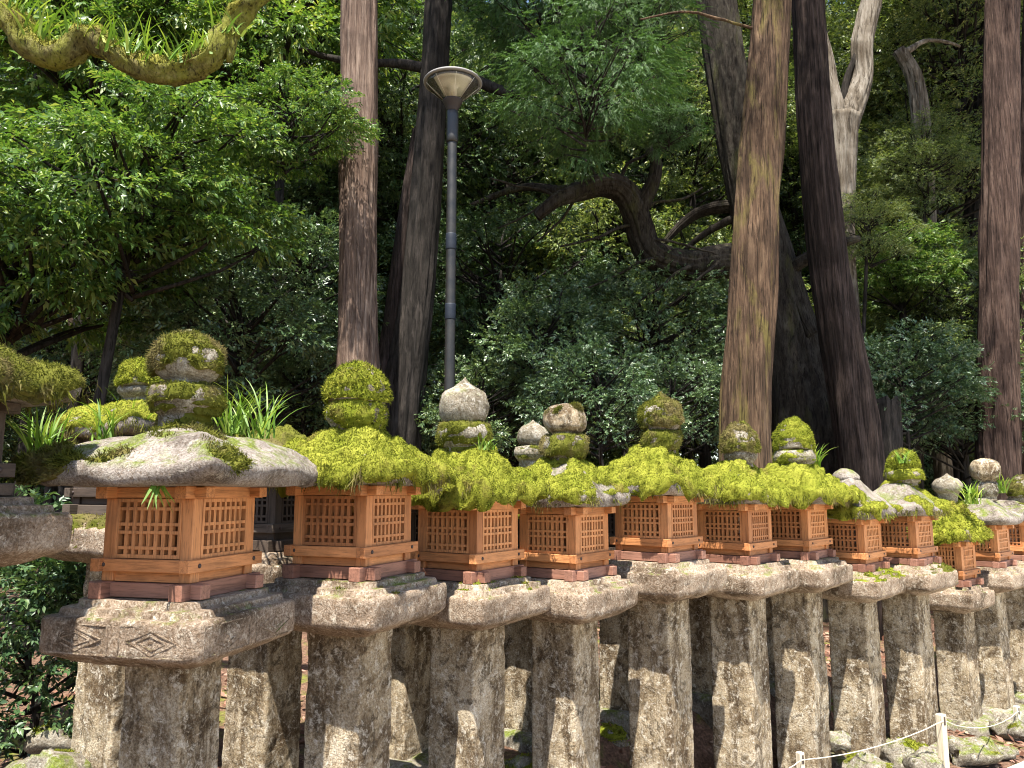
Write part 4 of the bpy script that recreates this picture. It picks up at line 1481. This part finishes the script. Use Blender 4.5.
# mossy limb that hangs into the top left corner, from a tree standing outside the frame
def mossy_limb():
    d = 4.6
    base = P(-330, 300, d)
    g = float(ground_z(base[0], base[1]))
    rt = empty('mossy_tree', (base[0], base[1], g))
    tag(rt, 'tree whose moss covered wavy limb hangs across the top left corner', 'tree')
    b = np.array([base[0], base[1], g])
    top = P(-290, -260, d)
    v, f = tube(np.array([base * [1, 1, 0] + [0, 0, g - .3], P(-325, 300, d), P(-310, 0, d), top, top + [.3, 0, 2.5]]) - b, [.3, .24, .2, .16, .08], 24, .1, 9, 5, .15)
    link('trunk', mesh_of('trunk', v, f), B_MOSSY, rt)
    pts = [(-310, -120, 20), (-200, -110, 19), (-90, -60, 18), (-20, -4, 16), (12, 18, 15), (28, 42, 15), (48, 57, 14), (66, 54, 14), (84, 40, 14), (104, 45, 14), (126, 62, 14), (152, 69, 13.5), (182, 71, 13), (208, 59, 12.5), (224, 37, 11.5), (240, 16, 10), (262, -2, 9), (300, -40, 7), (345, -110, 5)]
    path = np.array([P(x, y, d) for x, y, r in pts]) - b
    rad = [r * d / F for x, y, r in pts]
    v, f = tube(path, rad, 20, .22, 8, 8, .04)
    v = shake(v, .022, 7, 2)
    v = shake(v, .012, 22, 3, 3)
    lo = link('limb', mesh_of('limb', v, f), B_MOSSY, rt)
    rg = np.random.default_rng(3)
    moss_layer(v, f, .016, .62, 9, 22000, .017, LIMB_MOSS, lo, rg, 7, .012)
    v, f = tube(np.array([P(232, 26, d), P(231, 45, d), P(229, 62, d)]) - b, [.04, .038, .02], 10, .15, 5, 3, .04)
    link('limb', mesh_of('limb', v, f), B_MOSSY, rt)
    me, bm = PROTO['layer']
    for nm, dd in (('crown', me), ('bough', bm)):
        o = bpy.data.objects.new(nm, dd)
        COL.objects.link(o)
        o.parent = rt
        o.location = Vector(top - b) + Vector((-2.2, -1.0, 3.6))
        o.scale = (.9, .9, .7)
    labs = ['at the left end of the mossy limb', 'on the first dip of the mossy limb', 'behind the hump of the mossy limb', 'on the rise after the first dip', 'in the middle of the mossy limb', 'right of the middle of the mossy limb', 'at the lowest sag of the mossy limb', 'where the mossy limb turns upward', 'leaning out from the upturned limb end', 'beside the little side knob of the limb']
    sp = [(14, 14, 20, .2), (34, 40, 26, .24), (58, 48, 12, .15), (76, 38, 16, .16), (112, 50, 20, .19), (130, 58, 30, .24), (160, 66, 20, .18), (180, 66, 26, .2), (204, 56, 20, .18), (232, 34, 18, .16)]
    for i, ((x, y, n, L), lab) in enumerate(zip(sp, labs)):
        grass_tuft(P(x, y, d - .03), int(n * 1.1), L * 1.3, 'yellow green epiphyte tuft ' + lab, 'epiphyte tufts on the mossy limb', .11, .0085, 60 + i, (0, 0, 0), 'epiphyte_tuft', 'epiphyte')


mossy_limb()

# ------------------------------------------------------------------ trees and shrubs
T = tree
G = 'leafy trees of the wood behind the lanterns'
# bright layered trees at the left
lt = T('broadleaf_tree', 'bright green layered broadleaf tree reaching across to the sunlit cedar trunk', 'tree', 'layer', 140, 190, 6.6, .74, .4, .05, lean=-.5)
for q_, (nm, dd) in enumerate((('crown', PROTO['layer2'][0]), ('bough', PROTO['layer2'][1]))):
    o = bpy.data.objects.new(nm, dd)
    COL.objects.link(o)
    o.parent = lt
    o.location = Vector(P(288, 118, 6.9)) - lt.location
    o.scale = (.45, .45, .45)
    o.rotation_euler = (0, 0, 2.0)
T('broadleaf_tree', 'bright green broadleaf tree at the left edge under the mossy limb', 'tree', 'layer2', 20, 235, 6.8, .95, 1.4, .05, lean=-.3)
T('broadleaf_tree', 'leafy tree behind the mossy limb, high at the left', 'tree', 'layer', 95, 60, 9.0, 1.15, 3.0, .07)
T('broadleaf_tree', 'leafy tree between the mossy limb and the sunlit cedar', 'tree', 'layer2', 285, 25, 9.5, 1.2, 5.0, .07)
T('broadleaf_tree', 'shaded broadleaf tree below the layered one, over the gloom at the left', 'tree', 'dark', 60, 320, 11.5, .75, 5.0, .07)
# glossy shrubs behind the lanterns
GS = 'glossy shrubs behind the lanterns'
for (x, y, d, s, lab) in ((240, 365, 8.0, .85, 'glossy dark shrub left of the sunlit cedar trunk'), (305, 300, 8.8, .9, 'glossy shrub reaching up behind the sunlit cedar trunk'), (205, 330, 10.5, 1.0, 'glossy shrub behind the round finial of the bare roof'),
                          (480, 425, 9.0, .6, 'glossy shrub right of the lamp pole, behind the onion finial'), (600, 410, 8.2, .55, 'pale shining shrub between the brownish finial and the tilted ring'), (545, 360, 9.0, .8, 'glossy shrub under the crooked limb'),
                          (672, 415, 8.3, .5, 'glossy shrub left of the mossy cedar trunk'), (650, 345, 9.9, .85, 'glossy shrub below the elbow of the crooked limb'), (520, 430, 10.4, .7, 'dark shrub low between the grey and brownish finials'),
                          (305, 405, 8.9, .7, 'low glossy shrub behind the moss cushion finial'), (905, 395, 9.2, .75, 'glossy shrub behind the grass topped finial'), (960, 420, 10.0, .7, 'glossy shrub left of the red cedar foot'), (840, 425, 11.0, .8, 'dim shrub between the leaning cedar and the stump')):
    T('shrub', lab, 'shrub', 'gloss' if int(x) % 2 else 'gloss2', x, y, d, s, None, .03, group=GS)
T('shrub', 'bluish leaved shrub with shade put into its leaf colour at the bottom left', 'shrub', 'shade', 30, 640, 4.3, .62, None, .02, group=GS)
# right side
T('leafy_tree', 'small leafy tree half hiding the pale forked trunk', 'tree', 'fine2', 868, 225, 9.9, .3, None, .03, lean=-.5, group=G)
T('leafy_tree', 'small leafy tree hiding the lower half of the slender pale stem', 'tree', 'fine', 925, 165, 10.9, .32, None, .03, lean=-.5, group=G)
for (pr, x, y, d, s, lab) in (('fine', 935, 190, 12.5, .8, 'yellow green tree in front of the slender pale stem'), ('fine2', 950, 310, 11.5, .7, 'fine leaved tree left of the red cedar trunk'), ('fine', 960, 60, 13.0, .9, 'sunlit leafy tree at the top left of the red cedar'),
                              ('layer', 900, 270, 10.8, .5, 'layered dark green tree before the pale forked trunk'), ('fine2', 1010, 350, 10.5, .8, 'leafy tree behind the red cedar at the right edge'), ('fine', 700, 330, 12.0, .8, 'sunlit leafy tree seen under the crooked limb'),
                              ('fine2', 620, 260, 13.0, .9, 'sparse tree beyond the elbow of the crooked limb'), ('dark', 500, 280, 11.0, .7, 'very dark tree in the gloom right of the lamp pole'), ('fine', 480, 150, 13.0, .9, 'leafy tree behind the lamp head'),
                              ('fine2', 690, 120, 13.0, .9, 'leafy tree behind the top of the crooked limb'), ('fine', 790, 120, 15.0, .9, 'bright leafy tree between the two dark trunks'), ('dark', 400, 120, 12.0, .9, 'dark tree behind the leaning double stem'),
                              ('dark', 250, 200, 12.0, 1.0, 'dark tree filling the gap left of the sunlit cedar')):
    T('leafy_tree', lab, 'tree', pr, x, y, d, s, None, .07, group=G)
k = 0
for d0, step, ys in ((15.5, 118, (120, 330)), (20, 105, (40, 250, 400)), (26, 112, (60, 260))):
    for x in range(-60, 1120, step):
        for y in ys:
            k += 1
            T('forest_tree', 'dense leafy tree deep in the wood behind the lanterns', 'tree', ('far', 'far2', 'far', 'far2', 'dark')[k % 5], x + random.uniform(-40, 40), y + random.uniform(-40, 40), d0 + random.uniform(-1.5, 1.5), random.uniform(.55, .8) * (1.3 if d0 > 24 else 1), None, .09, group='trees deep in the wood')


def far_wood():
    rg = np.random.default_rng(77)
    n = 16000
    ang = rg.uniform(-.85, .85, n)
    d = rg.uniform(33, 44, n)
    C = np.column_stack([np.sin(ang) * d, np.cos(ang) * d, rg.uniform(1, 1, n)])
    h = 17 + 6 * vnoise(np.column_stack([ang * 9, ang * 0, ang * 0]), 3)
    C[:, 2] = ground_z(C[:, 0], C[:, 1]) + rg.uniform(0, 1, n) * h
    D = rg.normal(0, 1, (n, 3))
    v, t = leaves(C, D, 7, .34, .17, .6, .6, 1.0, .2, rg)
    o = link('far_wood', mesh_np('far_wood', v, t), LEAF_FINE, None, False)
    o['kind'] = 'stuff'
    o['label'] = 'far dim wood closing the view behind all the trees'


far_wood()

# ------------------------------------------------------------------ light and camera
SUN = np.array([-.15, -.985, 0])
EL = R(67)
SUN = np.array([*(SUN[:2] / np.linalg.norm(SUN[:2]) * math.cos(EL)), math.sin(EL)])
ld = bpy.data.lights.new('sun', 'SUN')
ld.energy = 5.0
ld.angle = R(.55)
ld.color = (1.0, .95, .86)
lo = bpy.data.objects.new('sun', ld)
COL.objects.link(lo)
lo.rotation_euler = Vector(-SUN).to_track_quat('-Z', 'Y').to_euler()
w = bpy.data.worlds.new('World')
sc.world = w
w.use_nodes = True
nt = w.node_tree
sky = nt.nodes.new('ShaderNodeTexSky')
sky.sky_type = 'NISHITA'
sky.sun_disc = False
sky.sun_elevation = EL
sky.sun_rotation = math.atan2(SUN[0], SUN[1])
bg = nt.nodes['Background']
bg.inputs['Strength'].default_value = .115
nt.links.new(sky.outputs[0], bg.inputs['Color'])

cd = bpy.data.cameras.new('camera')
cd.sensor_width = 36
cd.lens = F / W * 36
cd.clip_end = 2000
cd.clip_start = .05
co = bpy.data.objects.new('camera', cd)
COL.objects.link(co)
co.location = (0, 0, EYE)
co.rotation_euler = (math.pi / 2 + PITCH, 0, 0)
sc.camera = co

sc.view_settings.view_transform = 'Standard'
sc.view_settings.look = 'None'
sc.view_settings.exposure = 1.6
sc.view_settings.gamma = 1
sc.render.engine = 'CYCLES'
cy = sc.cycles
cy.filter_width = 1.05
cy.max_bounces = 6
cy.diffuse_bounces = 3
cy.glossy_bounces = 2
cy.transmission_bounces = 3
cy.transparent_max_bounces = 8
cy.caustics_reflective = False
cy.caustics_refractive = False
cy.use_denoising = True
cy.sample_clamp_indirect = 6
try:
    cy.denoiser = 'OPENIMAGEDENOISE'
    cy.denoising_prefilter = 'ACCURATE'
except Exception:
    pass
